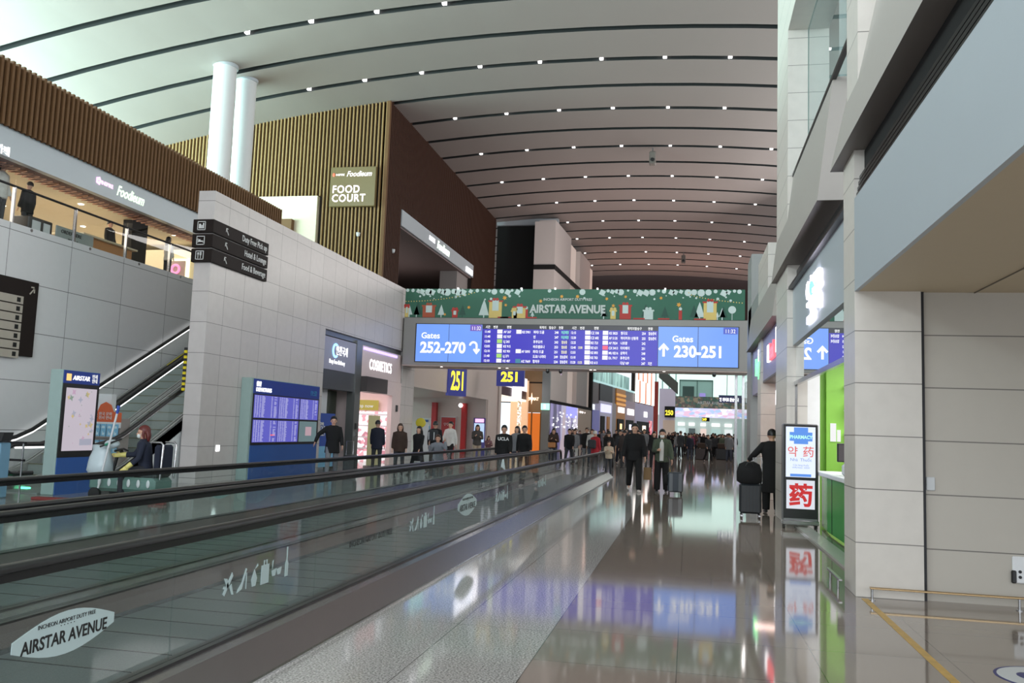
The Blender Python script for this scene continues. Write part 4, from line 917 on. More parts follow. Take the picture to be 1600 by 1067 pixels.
m = MB(); p, q = Vector(pp(px2s(990))), Vector(pp(px2s(1020)))
for k in range(13):
    a_, b_ = p.lerp(q, k / 13), p.lerp(q, (k + .5) / 13)
    for z0, z1, mi in ((5.3, 8.0, 1 if k % 4 == 2 else 0), (8.0, 10.5, 1 if k % 3 == 1 else 0)): seg_box(m, a_ + Vector((.3, 0)), b_ + Vector((.3, 0)), z0, z1, .2, mi)
m.build('light_strips', [glow('strip_white', (1, .93, .88), 1.8), glow('strip_orange', srgb(215, 130, 90), 1.2)], s)
m = MB(); seg_box(m, p, q, 5.2, 10.6, .4); m.build('dark_back', woodback, s)
o = MB().box(-4.9, -4.2, 123.8, 124.5, 0, 8.9).build('red_column', mat('red_column', srgb(140, 34, 20), .4)); tag(o, 'tall red column at the end of the far left row of shops', 'column')
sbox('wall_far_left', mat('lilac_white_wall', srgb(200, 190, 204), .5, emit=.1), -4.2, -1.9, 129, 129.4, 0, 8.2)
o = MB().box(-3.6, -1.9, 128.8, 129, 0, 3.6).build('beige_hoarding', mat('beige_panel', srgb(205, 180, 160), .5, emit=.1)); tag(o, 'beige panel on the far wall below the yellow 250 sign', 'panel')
s = thing('far_gate_sign', (-2.6, 128, 4), 'small black sign with yellow 250 on the far wall', 'sign'); MB().box(-3.4, -1.9, 128.5, 128.8, 4.0, 5.6).build('board', black, s); text('250', (-3.3, 128.45, 4.35), .95, gy, s, bold=.03, sx=.8)
s = thing('dark_sloping_beam', (-4, 122, 9), 'dark sloping beam between the striped screen and the far window', 'beam')
MB().add([(-4.2, 125, 9.6), (-1.5, 125, 7.2), (-1.5, 125, 8.9), (-4.2, 125, 11.2), (-4.2, 126, 9.6), (-1.5, 126, 7.2), (-1.5, 126, 8.9), (-4.2, 126, 11.2)], [(0, 1, 2, 3), (7, 6, 5, 4), (0, 4, 5, 1), (1, 5, 6, 2), (2, 6, 7, 3), (3, 7, 4, 0)]).build('beam', mat('dark_green_beam', srgb(72, 74, 66), .6), s)

# far end: window wall, second gantry, lift cabin, far shops
winm = glow('daylight_window', srgb(216, 246, 236), 1.35)
sbox('window_1', winm, -9, 9, 140, 140.2, 5.0, 16)
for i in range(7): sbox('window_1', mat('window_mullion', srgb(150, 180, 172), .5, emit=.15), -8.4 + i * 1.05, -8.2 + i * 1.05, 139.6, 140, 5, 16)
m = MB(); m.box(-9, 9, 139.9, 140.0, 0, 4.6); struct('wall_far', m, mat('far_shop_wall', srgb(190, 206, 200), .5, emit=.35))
s = thing('glass_lift_cabin', (0.5, 136, 5.5), 'pale green glass lift shaft standing before the bright far window', 'lift')
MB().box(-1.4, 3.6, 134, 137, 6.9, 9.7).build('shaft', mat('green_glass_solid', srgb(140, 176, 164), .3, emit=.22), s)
for x in (-1.4, 1.2, 3.5): MB().box(x, x + .12, 133.9, 134, 6.9, 9.8).build('frame', mat('green_frame', srgb(84, 116, 106), .4), s)
MB().box(-1.4, 3.6, 133.9, 137.1, 9.7, 9.9).build('roof', MATS['green_frame'], s); MB().box(-.9, .8, 133.85, 133.95, 7.0, 8.9).build('cabin', mat('dark_cabin', srgb(60, 84, 76), .4), s)
MB().box(1.6, 2.5, 133.8, 133.9, 7.1, 7.9).build('screen', glow('violet_ad', srgb(150, 140, 210), 1), s)
s = thing('far_gantry', (2.5, 130, 4), 'second gantry far down the hall with a bright pink and blue screen', 'gantry')
MB().box(-2.1, 8.5, 130, 131, 5.5, 7.2).build('banner', glow_random('far_banner', 3.0, [srgb(56, 84, 72), srgb(80, 70, 64), srgb(44, 70, 60), srgb(120, 110, 90)], .9), s)
MB().box(-2.0, 8.5, 129.9, 130, 4.15, 5.5).build('screen', glow_random('far_screen', 1.3, [srgb(205, 205, 245), srgb(225, 218, 250), srgb(175, 200, 250), srgb(240, 238, 255), srgb(228, 190, 215)], 1.15, (1, 1, 2)), s)
text('AIRSTAR AVENUE', (3.2, 129.9, 6.1), .6, picm, s, align='CENTER', sx=.8)
s = thing('far_gate_sign', (2.4, 126, 3.2), 'tiny black sign with yellow 249 below the far gantry', 'sign'); MB().box(1.9, 2.95, 126, 126.2, 3.55, 4.1).build('board', black, s); text('249', (1.95, 125.95, 3.65), .5, gy, s, bold=.02, sx=.8)
s = thing('hanging_direction_sign', (2.0, 45, 3.2), 'dark blue hanging sign with white Korean letters in front of the far window', 'sign')
MB().rbox(1.5, 2.62, 45, 45.1, 3.2, 3.58, .005).build('board', mat('navy_board', srgb(44, 50, 110), .4), s); text('전 게이트 환승안내', (1.53, 44.98, 3.28), .2, white_l, s, bold=.008, sx=.6)
MB().cyl((1.9, 45.05, 3.58), (1.9, 45.05, 6.5), .015, 8).build('hanger', darkmetal, s); MB().cyl((2.4, 45.05, 3.58), (2.4, 45.05, 6.5), .015, 8).build('hanger', darkmetal, s)
for i, (x, w, c_) in enumerate(((-1.6, 1.2, srgb(220, 240, 240)), (.1, 1.0, srgb(70, 84, 84)), (1.9, .9, srgb(245, 220, 210)), (3.6, 1.4, srgb(180, 210, 205)), (5.6, 1.2, srgb(240, 248, 248)))):
    s = thing('distant_shop_bay', (x, 139.8, 0), 'pale shop bay far away below the second gantry, %s from left' % ('first', 'second', 'third', 'fourth', 'fifth')[i], 'shop front')
    MB().box(x, x + w, 139.6, 139.9, 0, 2.6).build('front', glow('bay_%d' % i, c_, .9), s)
    MB().box(x, x + w * .9, 139.5, 139.9, 3.0, 3.5).build('sign_strip', glow('bay_sign', (1, 1, 1), 1.2), s)
sbox('wall_right_far', mat('far_right_wall', srgb(150, 150, 148), .5), 8.6, 9.0, 34, 140, 0, 10)

# ============================================================ RIGHT SIDE
# near stone pillar, panelled wall and beam
m = MB(); m.box(1.62, 2.24, 9.1, 9.72, 0, 3.0); m.box(1.62, 1.95, 9.1, 9.72, 3.0, 4.62); m.box(1.66, 1.95, 9.1, 9.72, 4.55, 13); struct('wall_pillar_near', m, stone_r)
sbox('wall_right', wallpanel, 2.27, 8, 9.16, 9.5, 0, 3.02)
sbox('trim_14', darkmetal, 2.24, 2.27, 9.12, 9.3, 0, 3.0)
sbox('ceiling', soffit_m, 1.66, 8, -2, 9.16, 3.0, 3.1)
sbox('ceiling', mat('panel_gap', srgb(120, 112, 100), .6), 2.74, 2.748, -2, 9.15, 2.99, 3.01)
sbox('wall_beam', bluegrey, 1.62, 1.66, -2, 9.1, 3.0, 3.95)
m = MB()
for k, z in enumerate((3.97, 4.03, 4.09, 4.15)): m.box(1.64 + .01 * k, 1.95, -2, 9.1, z, z + .035)
struct('trim_15', m, darkmetal)
sbox('trim_16', black, 1.72, 2.0, -2, 9.1, 3.95, 4.45)
# balcony slab profile, near bay then far bay
def balcony(y0, y1, xb, zb, zt, rec, name='wall_balcony'):
    m = MB(); n = 0
    vs = []
    for y in (y0, y1): vs += [(xb, y, zb), (xb + rec, y, zt), (xb + .9, y, zt), (xb + .9, y, zb)]
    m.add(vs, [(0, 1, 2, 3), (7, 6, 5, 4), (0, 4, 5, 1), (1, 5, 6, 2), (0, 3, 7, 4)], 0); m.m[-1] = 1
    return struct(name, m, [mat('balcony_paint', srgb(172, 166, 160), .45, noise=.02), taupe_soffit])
balcony(-2, 9.85, 1.50, 4.46, 6.6, .46)
balcony(11.55, 17.9, 1.60, 4.60, 6.26, .2)
# upper wall with the tall opening
m = MB(); m.box(1.7, 2.05, 15.95, 17.9, 0, 18); struct('wall_pillar_far', m, stone_r)
m = MB(); m.box(1.7, 2.05, 9.7, 15.95, 9.0, 18); struct('wall_upper_right', m, stone_r)
m = MB(); m.box(2.06, 2.075, 9.7, 15.95, 6.2, 9.0); struct('window_3', m, g_shop)
sbox('trim_17', darkmetal, 1.78, 1.84, 9.7, 15.95, 6.22, 6.27)
sbox('wall_inner_right', white_p, 3.2, 3.5, 9.7, 22, 6.0, 18)
sbox('wall_inner_right', mat('teal_lit_wall', srgb(178, 200, 194), .4), 2.05, 2.6, 16.0, 17.9, 6.2, 18)
# pharmacy bay: fascia, lit sign, shop glass, interior
sbox('wall_fascia', bluegrey, 1.8, 2.0, 9.72, 15.95, 3.2, 4.16)
m = MB(); m.box(1.72, 2.0, 9.72, 15.95, 4.16, 4.2); m.box(1.8, 2.0, 9.72, 15.95, 4.28, 4.32); m.box(1.86, 2.0, 9.72, 15.95, 4.42, 4.5); struct('trim_18', m, darkmetal)
sbox('ceiling', bluegrey, 1.8, 2.3, 9.72, 15.95, 3.15, 3.2)
s = thing('pharmacy_fascia_sign', (1.79, 13, 3.3), 'glowing white sign with a green spot on the grey fascia above the pharmacy', 'sign')
text('약국', (1.79, 13.95, 3.42), .62, glow('white_blaze', (.86, .82, 1), 12), s, 'R', bold=.01, depth=.03, sx=1.25)
MB().ball((1.77, 13.35, 3.75), .03, .16, .12).build('green_spot', glow('green_spot', (.2, .9, .5), 2), s)
text('PHARMACY', (1.79, 13.9, 3.27), .15, MATS['white_blaze'], s, 'R', bold=.006, depth=.02)
MB_ = MB(); MB_.box(1.845, 1.86, 9.72, 15.9, 2.5, 3.15); struct('window_4', MB_, glass_mat('transom_glass', (.35, .38, .38), 3.0, ior=1.6))
sbox('trim_19', steel, 1.82, 1.88, 9.72, 15.95, 2.44, 2.51); sbox('trim_19', steel, 1.83, 1.87, 15.85, 15.9, 0, 2.5)
limew = mat('lime_wall', srgb(150, 212, 84), .4); grn = mat('green_counter', srgb(52, 150, 62), .5); whitew = mat('pharmacy_white', srgb(232, 234, 236), .4)
sbox('wall_pharmacy', limew, 2.55, 3.4, 17.2, 17.4, 0, 3.15)
sbox('wall_pharmacy', limew, 2.3, 2.55, 17.35, 17.5, 0, 3.15)
sbox('wall_pharmacy', whitew, 2.05, 2.35, 16.6, 16.8, 0, 3.15)
sbox('wall_pharmacy', whitew, 3.4, 7, 17.2, 17.4, 0, 3.15)
sbox('wall_pharmacy', whitew, 6.8, 7, 9.5, 17.2, 0, 3.15)
sbox('ceiling', whitew, 2.0, 7, 9.72, 17.4, 3.15, 3.25)
area('pharmacy_ceiling_light', (4, 14.5, 3.1), (4, 14.5, 0), 3, 4, 160, (1, 1, 1))
s = thing('pharmacy_counter', (2.4, 14.5, 0), 'bright green pharmacy counter with a white worktop', 'counter')
MB().box(2.22, 2.27, 10.2, 14.9, .04, .9).build('front_panel', grn, s)
m = MB(); m.add([(2.22, 14.9, .04), (2.28, 15.9, .04), (2.34, 15.9, .04), (2.28, 14.9, .04), (2.22, 14.9, .9), (2.28, 15.9, .9), (2.34, 15.9, .9), (2.28, 14.9, .9)], [(3, 2, 1, 0), (4, 5, 6, 7), (1, 0, 4, 5), (2, 1, 5, 6), (3, 2, 6, 7), (0, 3, 7, 4)]); m.build('corner_panel', mat('green_counter_light', srgb(80, 170, 70), .25), s)
MB().rbox(2.17, 2.8, 10.2, 15.9, .9, .97, .01).build('worktop', whitew, s)
for y in (11.6, 13.0, 14.4): MB().box(2.212, 2.22, y, y + .01, .04, .9).build('panel_joint', rubber, s)
sbox('floor', mat('pale_threshold', srgb(190, 190, 184), .2), 1.83, 2.05, 9.72, 16.0, 0, .03)
s = thing('pharmacy_monitor', (2.35, 14.35, .97), 'black point-of-sale monitor standing on the pharmacy counter', 'monitor')
MB().rbox(2.28, 2.56, 14.3, 14.34, 1.17, 1.46, .01).build('screen', rubber, s); MB().box(2.30, 2.54, 14.295, 14.3, 1.19, 1.44).build('display', glow('dim_display', srgb(96, 88, 92), .6), s); MB().cyl((2.42, 14.38, .97), (2.42, 14.35, 1.2), .025, 10).build('stand', rubber, s)
s = thing('receipt_printer', (2.5, 13.9, .97), 'small white machine on the pharmacy counter beside the monitor', 'printer'); MB().rbox(2.3, 2.6, 13.8, 14.05, .97, 1.15, .03).build('body', white_p, s)
s = thing('wall_notice', (2.9, 17.18, 1.5), 'white paper notices on the lime green pharmacy wall', 'notice'); MB().box(2.62, 2.72, 17.17, 17.2, 1.48, 1.82).build('sheet', glow('paper_white', (1, 1, 1), .9), s); MB().box(2.74, 2.8, 17.17, 17.2, 1.48, 1.7).build('sheet', MATS['paper_white'], s)
s = thing('pharmacy_shelf', (3.3, 17, 1), 'white pharmacy shelf with small boxes and a red strip', 'shelf')
for z in (1.0, 1.6, 2.05, 2.5): MB().box(2.86, 3.9, 16.95, 17.2, z, z + .03).build('shelf', whitew, s)
MB().box(2.9, 3.9, 16.93, 16.95, 2.0, 2.05).build('red_strip', redm, s)
box_cols = [srgb(200, 60, 60), srgb(230, 230, 235), srgb(70, 130, 200), srgb(80, 170, 90)]
for i in range(9):
    x = 2.9 + (i % 5) * .11; z = (1.03, 2.08)[i // 5]
    o = MB().rbox(x, x + .09, 17.0, 17.12, z, z + .16, .004).build('medicine_box', mat('box_col_%d' % (i % 4), box_cols[i % 4], .5)); tag(o, 'small %s medicine box on the %s pharmacy shelf' % (('red', 'white', 'blue', 'green')[i % 4], ('lower', 'upper')[i // 5]), 'box', 'medicine boxes on the pharmacy shelf %s' % (('red', 'white', 'blue', 'green')[i % 4] + ('lower', 'upper')[i // 5]))

# standing pharmacy display
s = thing('pharmacy_display', (1.88, 15.65, 0), 'standing black framed display with PHARMACY screen and red character on white', 'display')
MB().rbox(1.59, 2.17, 15.5, 15.72, .08, 1.76, .02).build('frame', mat('silver_frame', srgb(150, 150, 152), .3, .7), s)
MB().rbox(1.605, 2.155, 15.49, 15.51, .17, 1.745, .005).build('glass_front', rubber, s)
ds_ = MB().box(1.64, 2.12, 15.484, 15.49, .86, 1.71).build('screen', glow('display_white', srgb(222, 232, 250), 1.15), s)
dl_ = MB().box(1.65, 2.11, 15.484, 15.49, .33, .81).build('lower_lightbox', glow('lightbox_white', srgb(222, 226, 236), 1.0), s)
bl = glow('sky_blue_print', srgb(84, 140, 225), 1.1)
m = MB(); m.box(1.70, 2.07, 15.48, 15.485, 1.47, 1.62); m.box(1.77, 2.0, 15.479, 15.485, 1.42, 1.70); m.box(1.71, 2.05, 15.48, 15.485, .87, .915); m.build('blue_cross', bl, ds_)
text('PHARMACY', (1.885, 15.475, 1.51), .082, glow('mint_letters', (.5, 1, .75), 1.2), ds_, align='CENTER', bold=.002, depth=.001, sx=.85)
rdl = glow('coral_letters', srgb(225, 110, 100), 1.0)
text('약', (1.66, 15.475, 1.22), .19, rdl, ds_, depth=.001, bold=.002); text('药', (1.91, 15.475, 1.22), .19, rdl, ds_, depth=.001, bold=.002)
text('Nhà  Thuốc', (1.885, 15.475, 1.13), .072, glow('blue_letters', srgb(120, 150, 210), 1), ds_, align='CENTER', depth=.001)
text('Cửa hàng thuốc\nเภสัชกรรม  คลินิก', (1.885, 15.475, 1.05), .04, MATS['blue_letters'], ds_, align='CENTER', depth=.001)
text('药', (1.885, 15.475, .41), .40, glow('deep_red_letters', srgb(200, 34, 40), 1.0), dl_, align='CENTER', depth=.001, bold=.012)
MB().rbox(1.585, 2.175, 15.46, 15.74, .06, .14, .01).build('base', steel, s)
for x, y in ((1.62, 15.5), (2.14, 15.5), (1.62, 15.7), (2.14, 15.7)): MB().tube([(x - .012, y, .03), (x + .012, y, .03)], .03, 14).build('caster', rubber, s)

# wall fittings and low guard rails
o = MB().rbox(2.28, 2.36, 9.14, 9.165, 1.05, 1.18, .006).build('wall_switch', white_p); tag(o, 'small blank white switch plate on the grey wall at right', 'switch')
s = thing('wall_outlet', (3.1, 9.16, .3), 'white wall outlet with dark cover at the right edge', 'outlet'); MB().rbox(3.03, 3.2, 9.13, 9.165, .22, .47, .01).build('plate', whitew, s); MB().rbox(3.015, 3.06, 9.12, 9.15, .22, .34, .01).build('cover', rubber, s)
for z in (.28, .33): MB().cyl((3.09, 9.125, z), (3.09, 9.13, z), .015, 10).build('socket', darkmetal, s)
s = thing('low_guard_rail', (2.6, 8.97, 0), 'low brass toned steel guard rail along the foot of the right wall', 'rail')
MB().rbox(1.72, 4.2, 8.93, 8.98, .105, .125, .004).build('rail', brass, s)
for x in (1.74, 3.02, 4.1): MB().cyl((x, 8.955, 0), (x, 8.955, .11), .012, 10).build('post', steel, s); MB().cyl((x, 8.955, 0), (x, 8.955, .008), .03, 14).build('foot', steel, s)
s = thing('low_guard_rail', (1.52, 9.8, 0), 'short low steel guard rail left of the near stone pillar', 'rail')
MB().rbox(1.50, 1.54, 9.35, 10.15, .10, .12, .004).build('rail', steel, s)
for y in (9.5, 10.0): MB().cyl((1.52, y, 0), (1.52, y, .105), .012, 10).build('post', steel, s)

# lower row of shops beyond the far pillar
lowm = mat('grey_side_panel', srgb(150, 152, 150), .4)
m = MB(); m.box(1.75, 2.6, 20.4, 23.2, 4.2, 6.0); m.box(1.75, 2.1, 22.2, 23.2, 0, 4.2); m.box(1.75, 2.6, 17.9, 20.4, 4.0, 4.9); struct('wall_low_shops', m, stone_r)
m = MB(); m.box(1.75, 2.6, 23.2, 27, 4.2, 5.3); m.box(1.75, 2.4, 25.8, 27.4, 0, 6.85); struct('wall_low_shops', m, lowm)
balcony(17.9, 25.8, 1.62, 3.95, 4.9, .12, 'wall_balcony')
sign_band = mat('violet_lit_band', srgb(166, 160, 196), .35)
sbox('wall_sign_band', sign_band, 1.8, 2.2, 17.9, 22.2, 2.9, 3.95); sbox('wall_sign_band', sign_band, 1.8, 2.2, 23.2, 25.8, 2.7, 3.95)
s = thing('red_white_shop_sign', (1.78, 19.5, 3.2), 'lit red and white shop sign on the right beyond the pharmacy pillar', 'sign')
text('K', (1.78, 20.6, 3.25), .5, white_hot, s, 'R', bold=.02, depth=.03); text('Book', (1.78, 20.1, 3.25), .5, glow('coral_red', (1, .12, .15), 2), s, 'R', bold=.02, depth=.03); text('l', (1.78, 18.6, 3.3), .7, white_hot, s, 'R', bold=.02, depth=.03)
s = thing('green_shop_sign', (1.78, 24, 3), 'lit green shop sign on the right farther down the hall', 'sign')
text('Body', (1.76, 23.9, 3.15), .6, glow('leaf_green', (.2, 1, .35), 2), s, 'R', bold=.02, depth=.03); MB().box(1.74, 1.8, 22.9, 23.1, 3.2, 3.75).build('white_bar', white_hot, s)
sbox('wall_side_lobby', mat('salmon_wall', srgb(206, 140, 126), .5), 2.6, 2.75, 20.4, 22.2, 0, 2.9); sbox('wall_side_lobby', mat('dark_green_grey', srgb(92, 98, 94), .4), 2.6, 2.75, 17.9, 20.4, 0, 2.9)
sbox('ceiling', taupe_soffit, 1.8, 2.75, 17.9, 22.2, 2.85, 2.9)
area('lobby_light', (2.3, 21, 2.8), (2.4, 21, 0), .5, 1.5, 14, (1, .7, .62))
s = thing('lit_side_sign', (2.2, 21.5, 2.3), 'small white lit sign inside the side lobby on the right', 'sign'); MB().box(2.05, 2.2, 21.6, 21.65, 2.3, 2.65).build('panel', white_hot, s)

# ============================================================ MOVING WALKWAYS
YA, YE = -2.2, 29.4
def walkway(name, xr, xl, label, decal_outer):
    t = thing(name, ((xr + xl) / 2, 14, 0), label, 'moving walkway')
    MB().box(xl + .16, xr - .16, YA, YE, .0, .03).build('pallet_belt', belt_m, t)
    m = MB(); y = YA
    while y < YE: m.box(xl + .16, xr - .16, y, y + .012, .03, .033); y += .4
    m.build('pallet_joints', rubber, t)
    for x, sgn in ((xr, -1), (xl, 1)):
        hp = [(x, YA, .85), (x, YE - .3, .85)] + [(x, YE - .3 + .3 * math.sin(a), .55 + .3 * math.cos(a)) for a in [math.pi * k / 10 for k in range(1, 11)]]
        MB().tube(hp, [(.022, .036)] * len(hp), 12, up=(1, 0, 0) and None).build('handrail', rubber, t)
        MB().box(x - .012, x + .012, YA, YE - .3, .795, .83).build('rail_track', darkmetal, t)
        m = MB(); m.add([(x + sgn * .04, YA, .17), (x + sgn * .17, YA, .05), (x + sgn * .17, YE, .05), (x + sgn * .04, YE, .17)], [(0, 1, 2, 3) if sgn > 0 else (3, 2, 1, 0)])
        m.build('skirt_panel', skirt_m, t)
        MB().box(x + sgn * .155, x + sgn * .175, YA, YE, .03, .06).build('skirt_strip', steel, t)
        MB().box(x - .045, x + .045, YA, YE, .155, .18).build('glass_shoe', rubber, t)
        y = 4.39 - 1.87 * 3
        while y < YE - .3:
            y1 = min(y + 1.862, YE - .05)
            MB().box(x - .005, x + .005, y, y1, .18, .80).build('glass_panel', g_bal, t)
            y += 1.87
    return t
W1 = walkway('moving_walkway', -2.75, -4.22, 'near moving walkway with AIRSTAR AVENUE decals on its glass side', True)
W2 = walkway('moving_walkway', -4.50, -6.30, 'farther moving walkway on the side of the escalators', False)
m = MB(); m.add([(-2.42, YA, 0), (-2.60, YA, .165), (-2.705, YA, .165), (-2.42, YE, 0), (-2.60, YE, .165), (-2.705, YE, .165)], [(0, 3, 4, 1), (1, 4, 5, 2)]); m.build('outer_cladding', skirt_m, W1)
MB().box(-2.43, -2.405, YA, YE, 0, .012).build('edge_trim', steel, W1)
MB().box(-4.455, -4.265, YA, YE, .12, .17).build('centre_deck', skirt_m, W1)
m = MB(); m.add([(-6.6, YA, 0), (-6.45, YA, .165), (-6.345, YA, .165), (-6.6, YE, 0), (-6.45, YE, .165), (-6.345, YE, .165)], [(0, 1, 4, 3), (1, 2, 5, 4)]); m.build('outer_cladding', skirt_m, W2)
dec = mat('frosted_decal', srgb(190, 208, 208), .5); dk = mat('decal_black', (.01, .01, .01), .5)
def oval(x, yc, zc_, w, par, mirror=False):
    h = w * .29
    t = thing('oval_decal', (x, yc, zc_), '', 'decal')
    fr = (lambda u, v, q=0: (x + q, yc + u, zc_ + v))
    top = [(-w / 2, h * .12)] + [(-w / 2 + w * k / 12, h * .12 + (h * .38) * math.sin(math.pi * k / 12)) for k in range(1, 12)] + [(w / 2, h * .12)]
    bot = [(a, -b) for a, b in reversed(top)]
    m = MB(); m.prism(top + bot, fr, 0, .002); m.build('film', dec, t)
    text('AIRSTAR AVENUE', (x + .003, yc, zc_ - h * .22), w * .118, dk, t, 'L', align='CENTER', bold=.0015, depth=.0008, sx=.9)
    text('INCHEON AIRPORT DUTY FREE', (x + .003, yc, zc_ + h * .24), w * .04, dk, t, 'L', align='CENTER', depth=.0008)
    text('· · · · ·', (x + .003, yc, zc_ + h * .12), w * .06, dk, t, 'L', align='CENTER', depth=.0008)
    return t
def icons(x, y0, z0, w):
    t = thing('icon_decal', (x, y0, z0), '', 'decal'); fr = (lambda u, v, q=0: (x + q, y0 + u, z0 + v)); m = MB(); a = w / 6
    P = lambda pts: m.prism([(p * a, q * a) for p, q in pts], fr, 0, .002)
    P([(.0, .15), (.15, .05), (.75, .75), (.65, .9)]); P([(.05, .75), (.3, .7), (.45, .4), (.35, .3)]); P([(.5, .35), (.65, .45), (.85, .0), (.7, .02)]); P([(.0, .35), (.1, .45), (.2, .3)])
    P([(1.1, .0), (1.5, .1), (1.85, .85), (1.75, .9), (1.45, .35), (1.15, .12)]); P([(1.8, .7), (1.87, .7), (1.87, .05), (1.82, .05)])
    P([(2.35, .05), (2.65, .05), (2.75, .35), (2.6, .6), (2.5, .75), (2.4, .6), (2.25, .35)]); P([(2.55, .75), (2.75, .95), (2.8, .85)])
    P([(3.1, .0), (3.8, .0), (3.8, .8), (3.1, .8)]); P([(3.3, .8), (3.36, .8), (3.4, 1.0), (3.3, 1.0)]); P([(3.55, .8), (3.61, .8), (3.61, 1.0), (3.5, 1.0)])
    P([(4.05, .45), (4.5, .5), (4.4, .2), (4.15, .2)]); P([(4.5, .5), (4.55, .45), (5.0, .5), (4.9, .2), (4.65, .2)]); P([(4.1, .85), (4.2, .9), (4.12, .5)])
    P([(5.35, 0), (5.65, 0), (5.65, .55), (5.55, .75), (5.55, 1.3), (5.45, 1.3), (5.45, .75), (5.35, .55)])
    m.build('film', dec, t); return t
o = oval(-2.742, 3.55, .515, .66, W1); o['label'] = 'large white oval AIRSTAR AVENUE decal on the nearest walkway glass, lower left corner'
o = icons(-2.742, 4.9, .42, .93); o['label'] = 'white travel icon decal from airplane to bottle on the walkway glass, nearest of its kind'
t = thing('lettering_decal', (-2.742, 7.2, .5), 'dark small INCHEON AIRPORT DUTY FREE line on the walkway glass between two decals', 'decal'); text('INCHEON AIRPORT DUTY FREE', (-2.740, 6.9, .47), .075, dk, t, 'L', depth=.0008)
o = icons(-2.742, 8.5, .42, .93); o['label'] = 'white travel icon decal on the walkway glass just left of the small oval decal'
o = oval(-2.742, 10.85, .52, .95, W1); o['label'] = 'smaller looking white oval AIRSTAR AVENUE decal midway along the walkway glass'
o = icons(-2.742, 12.5, .42, .93); o['label'] = 'white travel icon decal on the walkway glass right of the midway oval decal'
o = icons(-2.742, 16.2, .42, .93); o['label'] = 'faint white icon decal toward the far end of the walkway glass'
# decals on the far glass, printed to be read from the other side
o = oval(-6.31, 11.05, .49, .62, W2); o['label'] = 'white oval decal seen reversed on the farthest walkway glass'
for ch in o.children: ch.rotation_euler = (ch.rotation_euler[0], 0, ch.rotation_euler[2] - math.pi) if ch.name.startswith('lettering') else ch.rotation_euler
t = thing('lettering_decal', (-6.31, 7.5, .5), 'reversed dark INCHEON AIRPORT DUTY FREE line on the farthest walkway glass, far left', 'decal'); text('INCHEON AIRPORT DUTY FREE', (-6.312, 8.0, .49), .09, dk, t, 'R', depth=.0008, bold=.001)

# ============================================================ PEOPLE
skin = mat('skin', srgb(206, 160, 136), .5, noise=.04); skin_d = mat('tanned_skin', srgb(176, 128, 104), .5, noise=.04)
hairb = mat('black_hair', (.008, .007, .007), .4); hairbr = mat('brown_hair', srgb(60, 38, 28), .45); hairr = mat('red_brown_hair', srgb(96, 34, 30), .45); hairg = mat('grey_white_hair', srgb(190, 186, 182), .5)
eye_m = mat('dark_eye', (.01, .01, .01), .2); lip_m = mat('lip', srgb(160, 90, 84), .5); maskm = mat('white_mask', srgb(222, 228, 226), .6)
CL = {}
def cloth(c):
    k = 'cloth_%d_%d_%d' % c
    return mat(k, srgb(*c), .85, noise=.15, nscale=14, bump=.15)
V = Vector
def joints(h, pose):
    s = h / 1.75; J = {}
    lean = R(pose.get('lean', 0)); J['s'] = s
    pel = V((0, 0, .93)) * s
    up = V((0, -math.sin(lean), math.cos(lean)))
    J['pel'] = pel; J['chest'] = pel + up * .36 * s; J['neck'] = pel + up * .545 * s; J['nod'] = R(pose.get('nod', 0))
    J['head'] = J['neck'] + V((0, -math.sin(lean * .5 + J['nod']), math.cos(lean * .5 + J['nod']))) * .150 * s
    for sd, k in ((-1, 'R'), (1, 'L')):          # facing -Y: the figure's right hand is at -x
        hip = pel + V((sd * .095, 0, -.02)) * s
        a, kn = [R(q) for q in pose.get('leg' + k, (0, 0))]; sp = R(pose.get('spread', 3))
        knee = hip + V((sd * math.sin(sp), -math.sin(a), -math.cos(a))) * .43 * s
        b = a - kn; ank = knee + V((sd * math.sin(sp) * .4, -math.sin(b), -math.cos(b))) * .42 * s
        J['hip' + k], J['knee' + k], J['ank' + k] = hip, knee, ank; J['fa' + k] = max(0, min(R(50), -b * .6)) if kn > R(8) else 0
        sh = J['neck'] + V((sd * .178, 0, -.068)) * s
        fl, ab, el = [R(q) for q in pose.get('arm' + k, (4, 9, 12))][:3]; inn = R(pose.get('in' + k, 0))
        fl += lean * .3
        elb = sh + V((sd * math.sin(ab), -math.sin(fl) * math.cos(ab), -math.cos(fl) * math.cos(ab))) * .285 * s
        f2 = fl + el; ab2 = ab * .4 - inn
        d = V((sd * math.sin(ab2), -math.sin(f2) * math.cos(ab2), -math.cos(f2) * math.cos(ab2)))
        J['sh' + k], J['elb' + k], J['wr' + k], J['hd' + k] = sh, elb, elb + d * .25 * s, d
    low = min(J['ankR'].z, J['ankL'].z) - .075 * s
    off = V((0, 0, -low)) if not pose.get('seated') else V((0, 0, 0))
    for k_, v in J.items():
        if isinstance(v, Vector) and not k_.startswith('hd'): J[k_] = v + off
    return J
def limb(m, pts, rad, n=12): m.tube(pts, rad, n)
